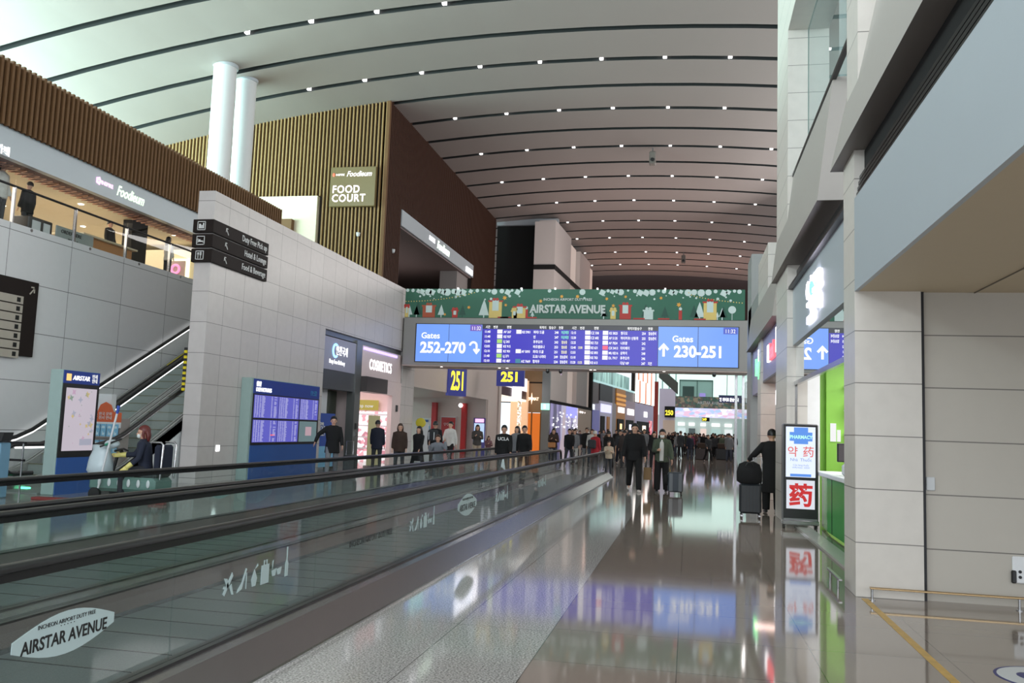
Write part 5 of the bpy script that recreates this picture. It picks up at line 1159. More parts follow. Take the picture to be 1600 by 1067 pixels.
def hand(m, J, k, sd, fingers=True, curl=30):
    s = J['s']; w = J['wr' + k]; d = J['hd' + k].normalized()
    side = V((sd, 0, 0)); side = (side - d * side.dot(d)).normalized() if (side - d * side.dot(d)).length > .1 else V((0, 0, 1))
    fwd = d.cross(side) * sd; fwd = fwd.normalized()      # palm normal roughly
    palm_n = -side; across = d.cross(palm_n).normalized()
    c = w + d * .05 * s
    m.tube([w - d * .01, w + d * .02 * s, w + d * .055 * s, w + d * .09 * s], [(.022 * s, .024 * s), (.020 * s, .034 * s), (.018 * s, .040 * s), (.015 * s, .038 * s)], 10, up=tuple(palm_n))
    if not fingers: m.ball(w + d * .11 * s, .028 * s, .022 * s, .04 * s, n=8, m=6); return
    for i, L_ in enumerate((.068, .078, .072, .056)):
        b = w + d * .088 * s + across * (.028 - i * .019) * s; cu = R(curl)
        p1 = b + (d * math.cos(cu * .5) + palm_n * math.sin(cu * .5)) * L_ * .5 * s; p2 = p1 + (d * math.cos(cu * 1.4) + palm_n * math.sin(cu * 1.4)) * L_ * .5 * s
        m.tube([b - d * .012 * s, b, p1, p2], [.0088 * s, .0088 * s, .0082 * s, .0066 * s], 8)
    b = w + d * .035 * s + across * .032 * s
    m.tube([b - across * .015 * s, b, b + (d * .8 + across * .6 + palm_n * .3).normalized() * .032 * s, b + (d * .95 + across * .3 + palm_n * .45).normalized() * .062 * s], [.012 * s, .011 * s, .010 * s, .008 * s], 8)
def torso_rings(J, g, long_=0, wide=1.0):
    """rings (centre, rx, ry) from hips to neck"""
    s = J['s']; pel, ch, nk = J['pel'], J['chest'], J['neck']
    R_ = [(pel + V((0, 0, -.10 - long_)) * s, .165 + long_ * .12, .115 + long_ * .1), (pel + V((0, 0, -.04)) * s, .168, .118), (pel.lerp(ch, .35), .148, .105), (pel.lerp(ch, .75), .168, .115), (ch.lerp(nk, .3), .182, .118), (ch.lerp(nk, .70), .172, .098), (ch.lerp(nk, .93), .105, .068)]
    return [(c, (a * wide + g) * s, (b + g) * s) for c, a, b in R_]
def ringmesh(m, rings, n=20):
    m.ring_loft([[tuple(c + V((a * math.cos(q * 2 * math.pi / n), b * math.sin(q * 2 * math.pi / n), 0))) for q in range(n)] for c, a, b in rings])
def make_person(loc, rz, h, pose, top, bottom, label, hair=hairb, hair_len=0, vox=.011, sk=skin, longcoat=0, shoes=None, mask=False, wide=1.0, fingers=True, sleeve=1.0, flare=0, name='person', skirt=False, cap=None, inner=None, curl=30):
    J = joints(h, pose); s = J['s']
    b = MB(); ringmesh(b, torso_rings(J, -.006))
    nk, hd = J['neck'], J['head']; s0 = s; s = s * 1.06
    limb(b, [nk - V((0, 0, .05)) * s, nk + V((0, -.004, .03)) * s, hd - V((0, -.01, .05)) * s], [.062 * s, .052 * s, .054 * s])
    b.ball(hd + V((0, .012, .025)) * s, .076 * s, .094 * s, .098 * s, n=20, m=14)      # skull
    b.ball(hd + V((0, -.022, -.045)) * s, .055 * s, .062 * s, .066 * s, n=16, m=10)    # jaw and face
    b.ball(hd + V((0, -.062, -.095)) * s, .026 * s, .020 * s, .018 * s, n=10, m=6)     # chin
    b.tube([hd + V((0, -.078, .018)) * s, hd + V((0, -.094, -.012)) * s, hd + V((0, -.104, -.032)) * s, hd + V((0, -.080, -.040)) * s], [.009 * s, .011 * s, .016 * s, .013 * s], 8)   # nose
    b.tube([hd + V((-.045, -.068, .022)) * s, hd + V((0, -.082, .026)) * s, hd + V((.045, -.068, .022)) * s], .012 * s, 8)   # brow
    for sd in (-1, 1): b.ball(hd + V((sd * .077, .012, -.012)) * s, .012 * s, .022 * s, .032 * s, n=8, m=6)
    s = s0
    for sd, k in ((-1, 'R'), (1, 'L')):
        limb(b, [J['sh' + k] - V((sd * .06, 0, -.01)) * s, J['sh' + k], J['sh' + k].lerp(J['elb' + k], .5), J['elb' + k], J['elb' + k].lerp(J['wr' + k], .35), J['wr' + k]], [.05 * s, .052 * s, .045 * s, .037 * s, .038 * s, .024 * s])
        hand(b, J, k, sd, fingers, curl)
        limb(b, [J['hip' + k] + V((0, 0, .04)) * s, J['hip' + k].lerp(J['knee' + k], .15), J['hip' + k].lerp(J['knee' + k], .6), J['knee' + k], J['knee' + k].lerp(J['ank' + k], .3), J['ank' + k]], [.088 * s, .088 * s, .066 * s, .052 * s, .053 * s, .034 * s])
        a = J['fa' + k]; an = J['ank' + k]; f = V((0, -math.cos(a), -math.sin(a)))
        limb(b, [an + V((0, .02, -.03)) * s, an + V((0, -.02, -.04)) * s, an + f * .12 * s + V((0, 0, -.05)) * s], [.036 * s, .036 * s, .024 * s], 8)
    P = b.build(name, sk, local=True); P.location = loc; P.rotation_euler = (0, 0, rz); REM.append((P, vox))
    P['label'] = label; P['category'] = 'person'
    s = s0 * 1.06
    for sd in (-1, 1):
        MB().ball(hd + V((sd * .031, -.079, .002)) * s, .012 * s, .006 * s, .0055 * s, n=8, m=5).build('eye', eye_m, P, local=True)
    MB().ball(hd + V((0, -.083, -.068)) * s, .022 * s, .007 * s, .006 * s, n=8, m=5).build('mouth', lip_m, P, local=True)
    # clothes
    s = s0
    t = MB(); ringmesh(t, torso_rings(J, .020 + .004, longcoat, wide))
    limb(t, [J['neck'] + V((0, 0, -.045)) * s, J['neck'] + V((0, 0, .030)) * s], [.092 * s, .066 * s], 14)
    for sd, k in ((-1, 'R'), (1, 'L')):
        e = J['elb' + k].lerp(J['wr' + k], .96 if sleeve >= 1 else .02); w_ = 1 + (wide - 1) * 1.2
        pts = [J['sh' + k] - V((sd * .08, 0, 0)) * s, J['sh' + k] + V((0, 0, 0)), J['sh' + k].lerp(J['elb' + k], .5), J['elb' + k]]; rr = [.078 * s * w_, .074 * s * w_, .064 * s * w_, .058 * s * w_]
        limb(t, [J['neck'] + V((0, .01, -.02)) * s, J['neck'] + V((sd * .08, .005, -.030)) * s, J['sh' + k] + V((-sd * .01, 0, .0)) * s], [.066 * s, .064 * s, .066 * s], 12)
        if sleeve >= 1: pts += [J['elb' + k].lerp(J['wr' + k], .5), e]; rr += [.053 * s * w_, .042 * s * w_]
        limb(t, pts, rr, 14)
    o = t.build('jacket', top, P, local=True); REM.append((o, vox * 1.15))
    t = MB()
    if skirt:
        ringmesh(t, [(J['pel'] + V((0, 0, .08)) * s, .15 * s, .11 * s), (J['pel'] + V((0, 0, -.08)) * s, .18 * s, .14 * s), (J['pel'] + V((0, 0, -.5)) * s, .24 * s, .19 * s)])
    ringmesh(t, [(J['pel'] + V((0, 0, .08)) * s, .155 * s, .112 * s), (J['pel'] + V((0, 0, -.04)) * s, .176 * s, .125 * s), (J['pel'] + V((0, 0, -.11)) * s, .165 * s, .115 * s)])
    for k in 'RL':
        limb(t, [J['hip' + k] + V((0, 0, .03)) * s, J['hip' + k].lerp(J['knee' + k], .15), J['hip' + k].lerp(J['knee' + k], .6), J['knee' + k], J['knee' + k].lerp(J['ank' + k], .4), J['ank' + k] + V((0, 0, -.01)) * s], [(.100 + flare * .2) * s, (.102 + flare * .3) * s, (.082 + flare * .6) * s, (.070 + flare) * s, (.066 + flare) * s, (.058 + flare) * s], 14)
    o = t.build('trousers', bottom, P, local=True); REM.append((o, vox * 1.15))
    for k in 'RL':
        a = J['fa' + k]; an = J['ank' + k]; f = V((0, -math.cos(a), -math.sin(a))); up = V((0, -math.sin(a), math.cos(a)))
        t = MB(); t.tube([an - f * .05 * s - up * .035 * s, an - f * .01 * s - up * .032 * s, an + f * .06 * s - up * .042 * s, an + f * .13 * s - up * .05 * s, an + f * .175 * s - up * .056 * s], [(.034 * s, .03 * s), (.042 * s, .038 * s), (.033 * s, .044 * s), (.026 * s, .046 * s), (.015 * s, .03 * s)], 12, up=tuple(up))
        t.build('shoe', shoes or rubber, P, local=True)
    # hair: cap open at the face
    s = s0 * 1.06
    t = MB(); c = hd + V((0, .022, .036)) * s
    rings = []; n = 22
    for q in range(9):
        th = q / 8 * 1.9; rr_ = math.sin(min(th, 1.57)) if th < 1.57 else 1 - (th - 1.57) * .2
        ring = []
        for i in range(n):
            az = 2 * math.pi * i / n; x = math.cos(az); y = math.sin(az)
            thf = th if y > -.25 else min(th, 1.30 + .3 * (1 - abs(y)))
            rf = math.sin(min(thf, 1.57)); zz = math.cos(thf)
            ring.append(tuple(c + V((.092 * x * rf, .110 * y * rf, .108 * zz)) * s))
        rings.append(ring)
    t.ring_loft(rings, 0, True)
    if hair_len > 0: t.tube([c + V((0, .04, .02)) * s, c + V((0, .075, -.08)) * s, c + V((0, .08, -.08 - hair_len * .6)) * s, c + V((0, .085, -.08 - hair_len)) * s], [(.06 * s, .08 * s), (.05 * s, .09 * s), (.035 * s, .10 * s), (.015 * s, .07 * s)], 14, up=(0, 1, 0))
    if hair_len > 0:
        for sd in (-1, 1): t.tube([c + V((sd * .07, .0, .0)) * s, c + V((sd * .084, -.01, -.08)) * s, c + V((sd * .08, .02, -.08 - hair_len * .8)) * s], [.03 * s, .026 * s, .012 * s], 8)
    t.build('hair', hair, P, local=True)
    if cap: 
        t = MB(); t.ball(hd + V((0, .012, .06)) * s, .09 * s, .105 * s, .07 * s); t.tube([hd + V((0, -.07, .055)) * s, hd + V((0, -.15, .045)) * s], [(.008 * s, .07 * s), (.006 * s, .05 * s)], 10, up=(0, 0, 1)); t.build('cap', cap, P, local=True)
    if mask:
        t = MB(); t.ball(hd + V((0, -.056, -.062)) * s, .058 * s, .046 * s, .046 * s, n=16, m=10); t.build('face_mask', maskm, P, local=True)
        t = MB()
        for sd in (-1, 1): t.tube([hd + V((sd * .05, -.06, -.045)) * s, hd + V((sd * .078, .0, -.01)) * s], .003 * s, 6)
        t.build('mask_strap', maskm, P, local=True)
    s = s0
    if inner:
        t = MB(); cc = J['chest'].lerp(J['pel'], .35) + V((0, -(.142 * s), 0)); cc2 = J['neck'] + V((0, -.13, -.10)) * s
        t.tube([J['neck'] + V((0, -.075, -.02)) * s, cc2, J['chest'] + V((0, -.155, -.02)) * s, J['pel'] + V((0, -.15, .1)) * s, J['pel'] + V((0, -.16, -.06)) * s], [(.02 * s, .035 * s), (.02 * s, .055 * s), (.024 * s, .062 * s), (.024 * s, .058 * s), (.02 * s, .056 * s)], 12, up=(0, 1, 0))
        t.build('shirt', inner, P, local=True)
    P['_h'] = h
    return P, J
WALK = dict(legR=(22, 5), legL=(-16, 28), armR=(-16, 8, 14), armL=(18, 8, 18))
STAND = dict(legR=(1, 2), legL=(-1, 2), armR=(2, 9, 12), armL=(4, 9, 16))
blk_c = cloth((15, 15, 17)); navy = cloth((26, 30, 46)); dgr = cloth((48, 50, 54)); olive = cloth((74, 84, 68)); brown = cloth((58, 42, 34)); whi = cloth((205, 204, 200)); gry = cloth((120, 122, 126)); jean = cloth((66, 72, 86)); red = cloth((160, 32, 44)); beige = cloth((172, 156, 136))
wshoe = mat('white_shoe', srgb(215, 205, 200), .5)
# the two walkers in the foreground
P1, J1 = make_person((-1.36, 22.85, 0), R(4), 1.77, dict(legR=(-14, 30), legL=(20, 6), armR=(4, 14, 14), armL=(8, 14, 16)), blk_c, blk_c, 'walking person in an oversized black hooded jacket and black trousers with white shoes', vox=.010, wide=1.14, shoes=wshoe, longcoat=.02, flare=.012)
P2, J2 = make_person((-.66, 23.2, 0), R(-3), 1.61, dict(legR=(5, 6), legL=(-3, 5), armR=(18, 10, 80), armL=(2, 16, 16), inR=35), olive, blk_c, 'person in an open green jacket, white shirt and white face mask pulling a small suitcase', vox=.010, wide=1.12, mask=True, flare=.03, inner=whi)
s = thing('suitcase', (-.30, 22.4, 0), 'small dark grey hard suitcase with silver panels rolled beside the masked person', 'suitcase', rz=R(6))
MB().rbox(-.19, .19, -.12, .12, .07, .56, .035).build('shell', mat('suitcase_grey', srgb(66, 72, 80), .35, .2), s, local=True)
MB().rbox(-.16, -.07, -.128, -.12, .09, .54, .003).build('side_panel', mat('suitcase_silver', srgb(110, 114, 118), .3, .5), s, local=True); MB().rbox(.07, .16, -.128, -.12, .09, .54, .003).build('side_panel', MATS['suitcase_silver'], s, local=True)
MB().tube([(-.08, .10, .5), (-.16, .16, .93), (-.20, .16, .95), (-.24, .18, .93)], .011, 8).build('handle', rubber, s, local=True)
for x in (-.15, .15):
    for y in (-.09, .09): MB().tube([(x - .012, y, .033), (x + .012, y, .033)], .033, 12).build('wheel', rubber, s, local=True)
s = thing('neck_pillow_bag', (-.52, 22.35, 0), 'dark round pouch hanging at the left of the small suitcase', 'bag'); MB().ball((-.52, 22.35, .36), .08, .08, .14).build('pouch', blk_c, s)
s = thing('paper_shopping_bag', (-1.03, 23.2, 0), 'brown paper shopping bag carried low between the two walkers', 'bag')
m = MB(); m.rbox(-1.13, -.93, 23.14, 23.26, .30, .62, .01); m.build('bag', mat('kraft_paper', srgb(140, 112, 76), .7), s); m = MB(); m.tube([(-1.08, 23.2, .62), (-1.06, 23.18, .74), (-1.02, 23.18, .78), (-.99, 23.18, .74), (-.98, 23.2, .62)], .005, 6); m.build('handle', rubber, s)
# person at right in dark coat, seen from behind, with luggage
P3, J3 = make_person((1.68, 18.45, 0), R(185), 1.66, dict(legR=(2, 2), legL=(-2, 3), armL=(10, 42, 50), armR=(30, 10, 60), nod=12), blk_c, blk_c, 'person in a long black coat seen from behind at right, holding a black suitcase', vox=.010, wide=1.12, longcoat=.42, flare=.02)
s = thing('suitcase', (1.15, 17.0, 0), 'large black upright suitcase beside the person in the long black coat at right', 'suitcase')
MB().rbox(.96, 1.36, 16.87, 17.13, .09, .64, .035).build('shell', mat('suitcase_black', srgb(40, 44, 48), .4), s)
m = MB()
for k in range(6): m.box(1.0 + k * .06, 1.02 + k * .06, 16.862, 16.87, .12, .6)
m.build('ribs', rubber, s)
MB().tube([(1.22, 17.12, .64), (1.22, 17.16, 1.12), (1.38, 17.16, 1.12), (1.38, 17.12, .64)], .011, 8).build('handle', steel, s)
for x in (1.0, 1.32):
    for y in (16.9, 17.1): MB().tube([(x - .018, y, .042), (x + .018, y, .042)], .042, 14).build('wheel', steel, s)
s = thing('duffel_bag', (1.15, 16.98, .64), 'rounded black bag sitting on top of the large black suitcase at right', 'bag')
m = MB(); m.ring_loft([[(1.14 + a * math.cos(q * math.pi / 10), 16.98 + b_ * math.sin(q * math.pi / 10), z) for q in range(20)] for a, b_, z in ((.17, .11, .64), (.23, .15, .68), (.235, .16, .85), (.19, .13, 1.0), (.09, .06, 1.05))]); m.build('bag', blk_c, s)
MB().tube([(1.06, 16.84, .95), (1.1, 16.80, 1.04), (1.18, 16.80, 1.04), (1.2, 16.84, .95)], .01, 8).build('strap', rubber, s)
# seated cleaner on ride-on cleaning cart
P4, J4 = make_person((-9.42, 13.9, -.28), R(-62), 1.6, dict(seated=1, legR=(80, 80), legL=(76, 78), armR=(35, 12, 50), armL=(6, 16, 40), lean=8, nod=6), cloth((30, 36, 54)), cloth((34, 36, 44)), 'seated cleaner with red-brown hair, white face mask, navy uniform and yellow gloves', hair=hairr, hair_len=.12, mask=True, vox=.010, shoes=rubber)
for k in 'RL':
    g = MB(); w = J4['wr' + k]; d = J4['hd' + k]; sd = -1 if k == 'R' else 1; JJ = dict(J4); JJ['s'] = J4['s'] * 1.22; JJ['wr' + k] = w - d * .02
    hand(g, JJ, k, sd); g.tube([w - d * .09, w + d * .02], [.05, .04], 12); o = g.build('rubber_glove', mat('yellow_rubber', srgb(214, 204, 120), .45), P4, local=True); REM.append((o, .009))
MB().box(-.06, .06, -.155, -.148, 1.26, 1.29).build('name_badge', white_p, P4, local=True)
s = thing('ride_on_cleaning_cart', (-9.8, 13.9, 0), 'ride-on cleaning cart with pale green body and white plastic bags at its front', 'cleaning cart')
tealp = mat('pale_teal_plastic', srgb(96, 128, 120), .4); bagm = mat('white_plastic_bag', srgb(190, 205, 210), .35, bump=.6, nscale=14)
m = MB(); m.rbox(-10.35, -9.05, 13.6, 14.2, .16, .42, .06); m.build('chassis', tealp, s)
MB().rbox(-9.55, -9.05, 13.65, 14.15, .42, .56, .05).build('seat', rubber, s)
MB().rbox(-9.14, -9.04, 13.66, 14.14, .5, 1.0, .04).build('seat_back', MATS['cloth_30_36_54'], s)
MB().tube([(-9.0, 13.7, .4), (-8.98, 13.7, 1.0), (-9.02, 13.7, 1.04), (-9.2, 13.7, 1.04)], .018, 8).build('frame_bar', steel, s); MB().tube([(-9.0, 14.1, .4), (-8.98, 14.1, 1.0), (-9.02, 14.1, 1.04), (-9.2, 14.1, 1.04)], .018, 8).build('frame_bar', steel, s)
MB().tube([(-10.1, 13.9, .4), (-10.0, 13.9, .8), (-9.92, 13.9, .86)], .03, 10).build('steering_column', rubber, s); MB().tube([(-9.94, 13.72, .86), (-9.9, 13.9, .9), (-9.94, 14.08, .86)], .02, 8).build('handlebar', rubber, s)
for x, y in ((-10.2, 13.62), (-10.2, 14.18), (-9.2, 13.62), (-9.2, 14.18)): MB().tube([(x, y - .03, .11), (x, y + .03, .11)], .11, 18).build('wheel', rubber, s)
for k in range(6): MB().ball((-10.1 + k * .19, 13.59, .32), .035, .012, .07).build('vent_disc', white_p, s)
s = thing('plastic_bag', (-10.25, 13.8, .42), 'crumpled white plastic rubbish bag at the front of the cleaning cart', 'bag')
m = MB(); random.seed(9)
m.ring_loft([[(-10.28 + (a + random.uniform(-.02, .02)) * math.cos(q * math.pi / 8), 13.82 + (a * .8 + random.uniform(-.02, .02)) * math.sin(q * math.pi / 8), z + random.uniform(-.01, .01)) for q in range(16)] for a, z in ((.16, .42), (.24, .5), (.23, .62), (.2, .74), (.15, .86), (.17, .95))]); m.build('bag', bagm, s)
s = thing('plastic_bag', (-10.1, 13.7, .86), 'smaller bunched white plastic bag tied on the cart handlebar', 'bag')
MB().ball((-10.0, 13.72, .98), .14, .1, .08).build('bag', bagm, s)
s = thing('mop', (-9.86, 13.55, .2), 'long white mop pole with blue tip leaning on the cleaning cart', 'mop')
MB().tube([(-10.05, 13.5, .22), (-9.84, 13.56, 1.52)], .019, 10).build('pole', white_p, s); MB().tube([(-9.84, 13.56, 1.52), (-9.82, 13.565, 1.66)], [.024, .03], 10).build('tip', mat('blue_tip', srgb(50, 80, 170), .4), s)
s = thing('scraper', (-9.9, 13.6, .9), 'short black tool with green grip held above the cleaning cart', 'tool'); MB().tube([(-10.15, 13.6, .93), (-9.75, 13.62, 1.08)], .016, 8).build('shaft', rubber, s); MB().tube([(-10.05, 13.6, .965), (-9.98, 13.6, .99)], .022, 8).build('grip', mat('green_grip', srgb(40, 140, 110), .5), s)
m = MB(); m.rbox(-11.0, -9.6, 13.05, 13.25, .0, .05, .01); m.rbox(-9.0, -8.7, 13.4, 13.5, 0, .05, .01); o = m.build('red_dust_mop', mat('red_mop', srgb(130, 50, 48), .8, bump=.5, nscale=30)); tag(o, 'flat red dust mop lying on the floor in front of the cleaning cart', 'mop')

# person at the flight board, and UCLA walker with their print
P5, J5 = make_person((-9.5, 22.3, 0), R(25), 1.66, dict(legR=(14, 6), legL=(-12, 20), armR=(-4, 52, 10), armL=(2, 14, 30)), blk_c, gry, 'person in a black coat reaching out at the right edge of the flight board', vox=.011, longcoat=.12, wide=1.08)
s = thing('suitcase', (-9.25, 22.7, 0), 'dark suitcase behind the person at the flight board', 'suitcase'); MB().rbox(-9.3, -8.95, 22.6, 22.85, .07, .62, .03).build('shell', MATS['suitcase_black'], s); MB().tube([(-9.25, 22.7, .62), (-9.25, 22.7, 1.0), (-9.05, 22.7, 1.0), (-9.05, 22.7, .62)], .01, 8).build('handle', steel, s)
P6, J6 = make_person((-5.0, 23.6, .035), R(6), 1.58, WALK, blk_c, blk_c, 'person in a black sweatshirt with white UCLA print on the moving walkway', vox=.012, wide=1.18)
c_ = text('UCLA', (0, 0, 0), .12, picm, None, align='CENTER', bold=.004, name='printed_letters'); c_.parent = P6; c_.location = (0, -.175, J6['chest'].z + .01); c_.rotation_euler = (R(90), 0, 0)
P7, J7 = make_person((-7.05, 24.2, 0), R(10), 1.5, dict(seated=0, legR=(10, 12), legL=(4, 12), armR=(40, 10, 100), armL=(60, 25, 118), inL=20, lean=22), cloth((128, 132, 140)), jean, 'stooping person in a grey striped jacket with a hand raised to the head', vox=.012, hair=hairbr)
P7.location.z = -.22

# prototypes for everybody farther away
def proto(pose, hl=0, lc=0, sk_=False, wide=1.05): 
    p, J = make_person((0, 0, -50), 0, 1.68, pose, blk_c, blk_c, 'p', vox=.02, fingers=False, hair_len=hl, longcoat=lc, skirt=sk_, wide=wide)
    return p
PR = {'walk': proto(WALK), 'walk2': proto(dict(legR=(-14, 24), legL=(20, 6), armR=(20, 8, 22), armL=(-12, 10, 12))), 'stand': proto(STAND, 0, .1), 'long': proto(STAND, .2, .05), 'coat': proto(WALK, .16, .3), 'phone': proto(dict(legR=(3, 3), legL=(-3, 4), armR=(30, 8, 85), armL=(25, 8, 80), inR=25, inL=25, nod=18), .12)}
finish_remesh()
def crowd(kind, loc, rz, h, top, bottom, label, group=None, hair=None, shoes=None, extra=None):
    o = copy_tree(PR[kind]); s = h / 1.68; o.location = loc; o.rotation_euler = (0, 0, rz); o.scale = (s, s, s); o['label'] = label; o['category'] = 'person'
    if group: o['group'] = group
    for ch in o.children:
        nm = ch.name.split('.')[0]; mm = {'jacket': top, 'trousers': bottom, 'hair': hair, 'shoe': shoes}.get(nm)
        if mm: ch.material_slots[0].link = 'OBJECT'; ch.material_slots[0].material = mm
    return o
def zfeet(): return 0
grp = [
 ('stand', -9.95, 27.0, 185, 1.60, navy, dgr, 'person seen from behind in a dark navy coat in front of the yellow banner', hairb),
 ('long', -8.5, 25.0, 15, 1.52, brown, dgr, 'person in a loose dark brown sweater walking right of the COSMETICS entrance', hairbr),
 ('coat', -8.1, 25.6, -20, 1.50, blk_c, blk_c, 'person in black with long black hair left of the red posts', hairb),
 ('stand', -8.35, 28.2, 190, 1.64, blk_c, blk_c, 'person in black with a backpack seen from behind before the left red post', hairb),
 ('walk2', -8.6, 31.0, -20, 1.70, whi, blk_c, 'person in a white shirt and black trousers beside the right red post', hairb),
 ('phone', -8.45, 34.6, 20, 1.60, cloth((70, 66, 64)), beige, 'person in a dark vest looking at a phone before the slim pink stand', hairb),
 ('phone', -8.3, 36.0, 30, 1.15, cloth((120, 84, 90)), gry, 'small child-sized figure blurred beside the slim pink stand', hairbr),
 ('long', -5.7, 29.0, -20, 1.54, gry, jean, 'person with a grey scarf between the UCLA sweatshirt and the lanyard wearer', hairb),
 ('walk', -4.95, 26.4, 10, 1.60, blk_c, brown, 'person in black with a white lanyard badge right of the UCLA sweatshirt', hairb),
 ('phone', -5.6, 36.6, 10, 1.56, brown, jean, 'person in dark brown holding a tan bag near the violet shop front', hairb),
 ('walk', -5.0, 37.2, -5, 1.62, blk_c, dgr, 'tall person in black next to the tan bag carrier', hairb),
 ('long', -5.2, 40.5, 0, 1.56, gry, whi, 'person in a grey top and long pale trousers among the left group', hairbr),
 ('walk2', -5.6, 44.0, 12, 1.66, dgr, dgr, 'person in a dark open jacket behind the pale trousers', hairb),
 ('stand', -4.75, 41.5, 0, 1.66, blk_c, gry, 'person in a black jacket over a grey shirt left of the red coat', hairbr),
 ('long', -4.4, 40.6, -10, 1.6, whi, jean, 'person with long hair in a white top left of the red coat', hairbr),
 ('stand', -3.55, 34.0, 150, 1.52, red, blk_c, 'person with pale grey hair in a bright red jacket by the walkway end', hairg),
 ('walk', -3.2, 36.0, 170, 1.58, blk_c, blk_c, 'person in black just right of the red jacket seen from behind', hairb),
 ('walk2', -3.15, 41.5, 10, 1.64, dgr, navy, 'person with a pale collar behind the walkway end', hairb),
 ('stand', -2.7, 38.0, 200, 1.6, cloth((60, 52, 50)), dgr, 'person in a dark brown coat left of the black hooded walker', hairb),
 ('phone', -2.75, 31.0, 10, 1.18, beige, dgr, 'child in a pale fur-trimmed jacket beside the walkway end', hairbr),
 ('walk', -2.2, 40.0, 0, 1.66, blk_c, blk_c, 'person in black close behind the left shoulder of the black hooded walker', hairb),
 ('long', -1.35, 36.0, 15, 1.58, blk_c, blk_c, 'person in black just behind the right shoulder of the black hooded walker', hairb)]
for kd, x, y, a, h, tp, bt, lab, hr in grp: crowd(kd, (x, y, 0 if not (-6.3 < x < -2.8 and y < 29.4) else .035), R(a), h, tp, bt, lab, None, hr)
s = thing('backpack', (-8.33, 27.9, 1), 'dark backpack with white strips on the back of the person before the left red post', 'backpack'); MB().rbox(-8.52, -8.18, 27.86, 28.02, .98, 1.38, .05).build('body', dgr, s); MB().box(-8.48, -8.45, 27.85, 27.86, 1.05, 1.3).build('strip', white_p, s); MB().box(-8.3, -8.27, 27.85, 27.86, 1.05, 1.3).build('strip', white_p, s)
s = thing('handbag', (-5.6, 36.3, .9), 'tan handbag held by the person in dark brown', 'bag'); MB().rbox(-5.78, -5.46, 36.22, 36.34, .78, 1.0, .03).build('body', mat('tan_leather', srgb(176, 116, 62), .5), s)
s = thing('backpack', (-3.6, 33.8, .9), 'dark backpack low on the back of the red jacket', 'backpack'); MB().rbox(-3.82, -3.5, 33.72, 33.9, .85, 1.2, .05).build('body', dgr, s)
ORD = ['first', 'second', 'third', 'fourth', 'fifth', 'sixth', 'seventh', 'eighth', 'ninth', 'tenth'] + ['%dth' % k for k in range(11, 40)]
def relabel(lst, tmpl):
    by = {}
    for o, nm in lst: by.setdefault(nm, []).append(o)
    for nm, os_ in by.items():
        os_.sort(key=lambda o: o.location.x / o.location.y)
        for k, o in enumerate(os_): o['label'] = tmpl.format(nm, ORD[k])
PLACED = [(g[1], g[2]) for g in grp]
def free(x, y, d=.7):
    if any(abs(x - a) < d and abs(y - b) < d for a, b in PLACED): return False
    PLACED.append((x, y)); return True
random.seed(77); lst = []
while len(lst) < 20:
    y = random.uniform(44, 72); x = random.uniform(-.155, -.055) * y; q = random.choice([(blk_c, 'black'), (navy, 'navy'), (dgr, 'dark grey'), (gry, 'grey'), (whi, 'white'), (brown, 'brown')])
    if x < -8.9 or not free(x, y): continue
    lst.append((crowd(random.choice(list(PR)), (x, y, 0), R(random.uniform(-40, 40)), random.uniform(1.55, 1.75), q[0], random.choice([blk_c, jean, dgr]), '', 'people before the violet and gold shop fronts', hairb), q[1]))
relabel(lst, 'person in {0} before the violet and gold shops, {1} in {0} from left')
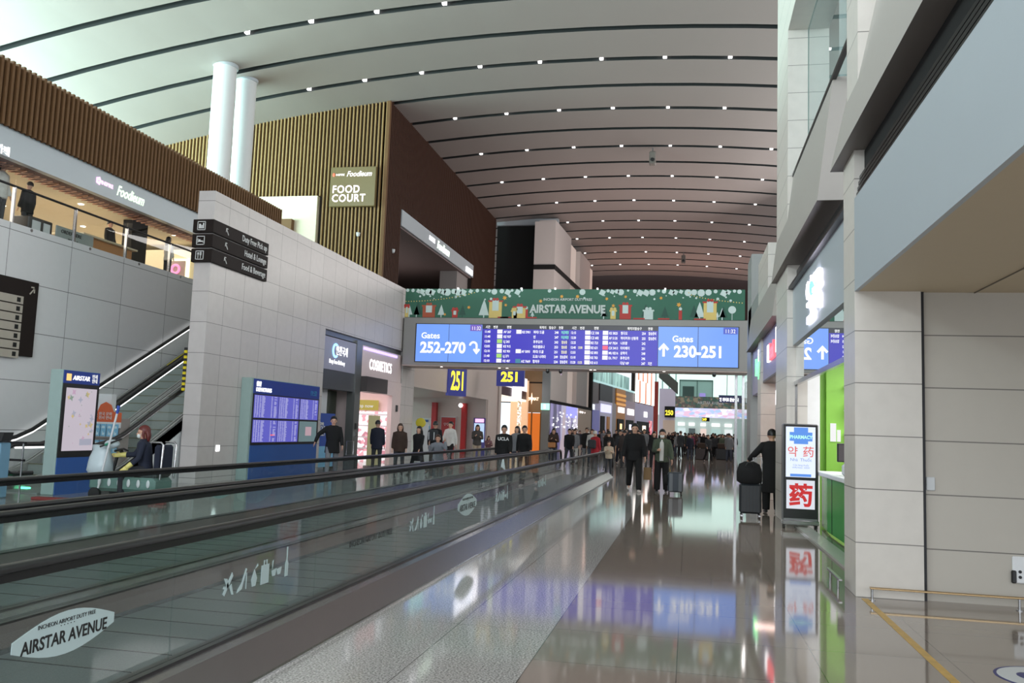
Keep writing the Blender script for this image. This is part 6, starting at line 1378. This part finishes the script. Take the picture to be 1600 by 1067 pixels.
# the crowd filling the hall beyond
random.seed(31); tops = [(blk_c, 'black'), (navy, 'navy'), (dgr, 'dark grey'), (brown, 'brown'), (gry, 'grey'), (beige, 'beige'), (cloth((90, 60, 60)), 'dull red'), (cloth((66, 74, 60)), 'olive'), (blk_c, 'black'), (whi, 'white'), (cloth((140, 60, 90)), 'pink')]
kinds = list(PR)
lst = []
while len(lst) < 84:
    y = random.choice([50, 56, 62, 66, 70, 74, 78, 82, 88, 94, 98, 104, 110, 116]) + random.uniform(0, 4); r0, r1 = -.075 + .001 * (y - 46) * .3, .052
    x = random.uniform(r0, r1) * y; tp, nm = random.choice(tops); bt = random.choice([blk_c, dgr, navy, jean])
    if x < -9.4 + (y - 79) * .1133 + 1.0 or not free(x, y): continue
    lst.append((crowd(random.choice(kinds), (x, y, 0), R(random.choice([random.uniform(-30, 30), random.uniform(150, 210)])), random.uniform(1.55, 1.76), tp, bt, '', 'crowd far down the hall', random.choice([hairb, hairb, hairbr])), nm))
relabel(lst, 'distant person in a {0} top down the hall, {1} in {0} from left')
for x, y, c_, lab in ((.9, 56, srgb(60, 50, 50), 'dark luggage trolley load standing in the crowd'), (2.2, 58, srgb(40, 40, 44), 'dark suitcase stack at the right of the crowd')):
    s = thing('luggage_stack', (x, y, 0), lab, 'luggage'); MB().rbox(x - .4, x + .4, y, y + .4, .0, .7, .04).build('suitcase', mat('lug_%d' % int(y), c_, .5), s); MB().rbox(x - .3, x + .3, y, y + .4, .72, 1.05, .04).build('bag', brown, s)
# people on the upper floor
for kd, x, y, a, h, tp, lab in (('long', -14.85, 15.9, 100, 1.5, whi, 'person in a white coat behind the balustrade at the far left of the upper floor'), ('stand', -14.8, 16.65, 260, 1.14, blk_c, 'person in a black coat and cap behind the upper balustrade'), ('stand', -15.4, 20.3, 90, 1.0, blk_c, 'clerk in black behind the upper cafe counter'), ('long', -14.9, 22.25, 160, 1.12, whi, 'person in a white top by the end of the upper balustrade')):
    crowd(kd, (x, y, 5.44 if h > 1.3 else 5.44), R(a), max(h, 1.25) , tp, dgr, lab, None, hairb)
s = thing('person', (-12.5, 47, 6.3), '', 'person'); bpy.data.objects.remove(s)
for x, y, lab in ((-12.9, 41.5, 'dark head showing above the green banner at its left end'), (-12.6, 47.5, 'dark head showing above the green banner below the timber opening')):
    crowd('stand', (x, y, 6.1), R(170), 1.6, blk_c, dgr, 'person on the upper level, ' + lab, None, hairb)
sbox('floor', greymetal, -14, -11.1, 33.9, 60, 5.9, 6.1)
for p in list(PR.values()):
    for ch in list(p.children): bpy.data.objects.remove(ch)
    bpy.data.objects.remove(p)
finish_texts()
for o in SC.objects:
    if '_h' in o: del o['_h']
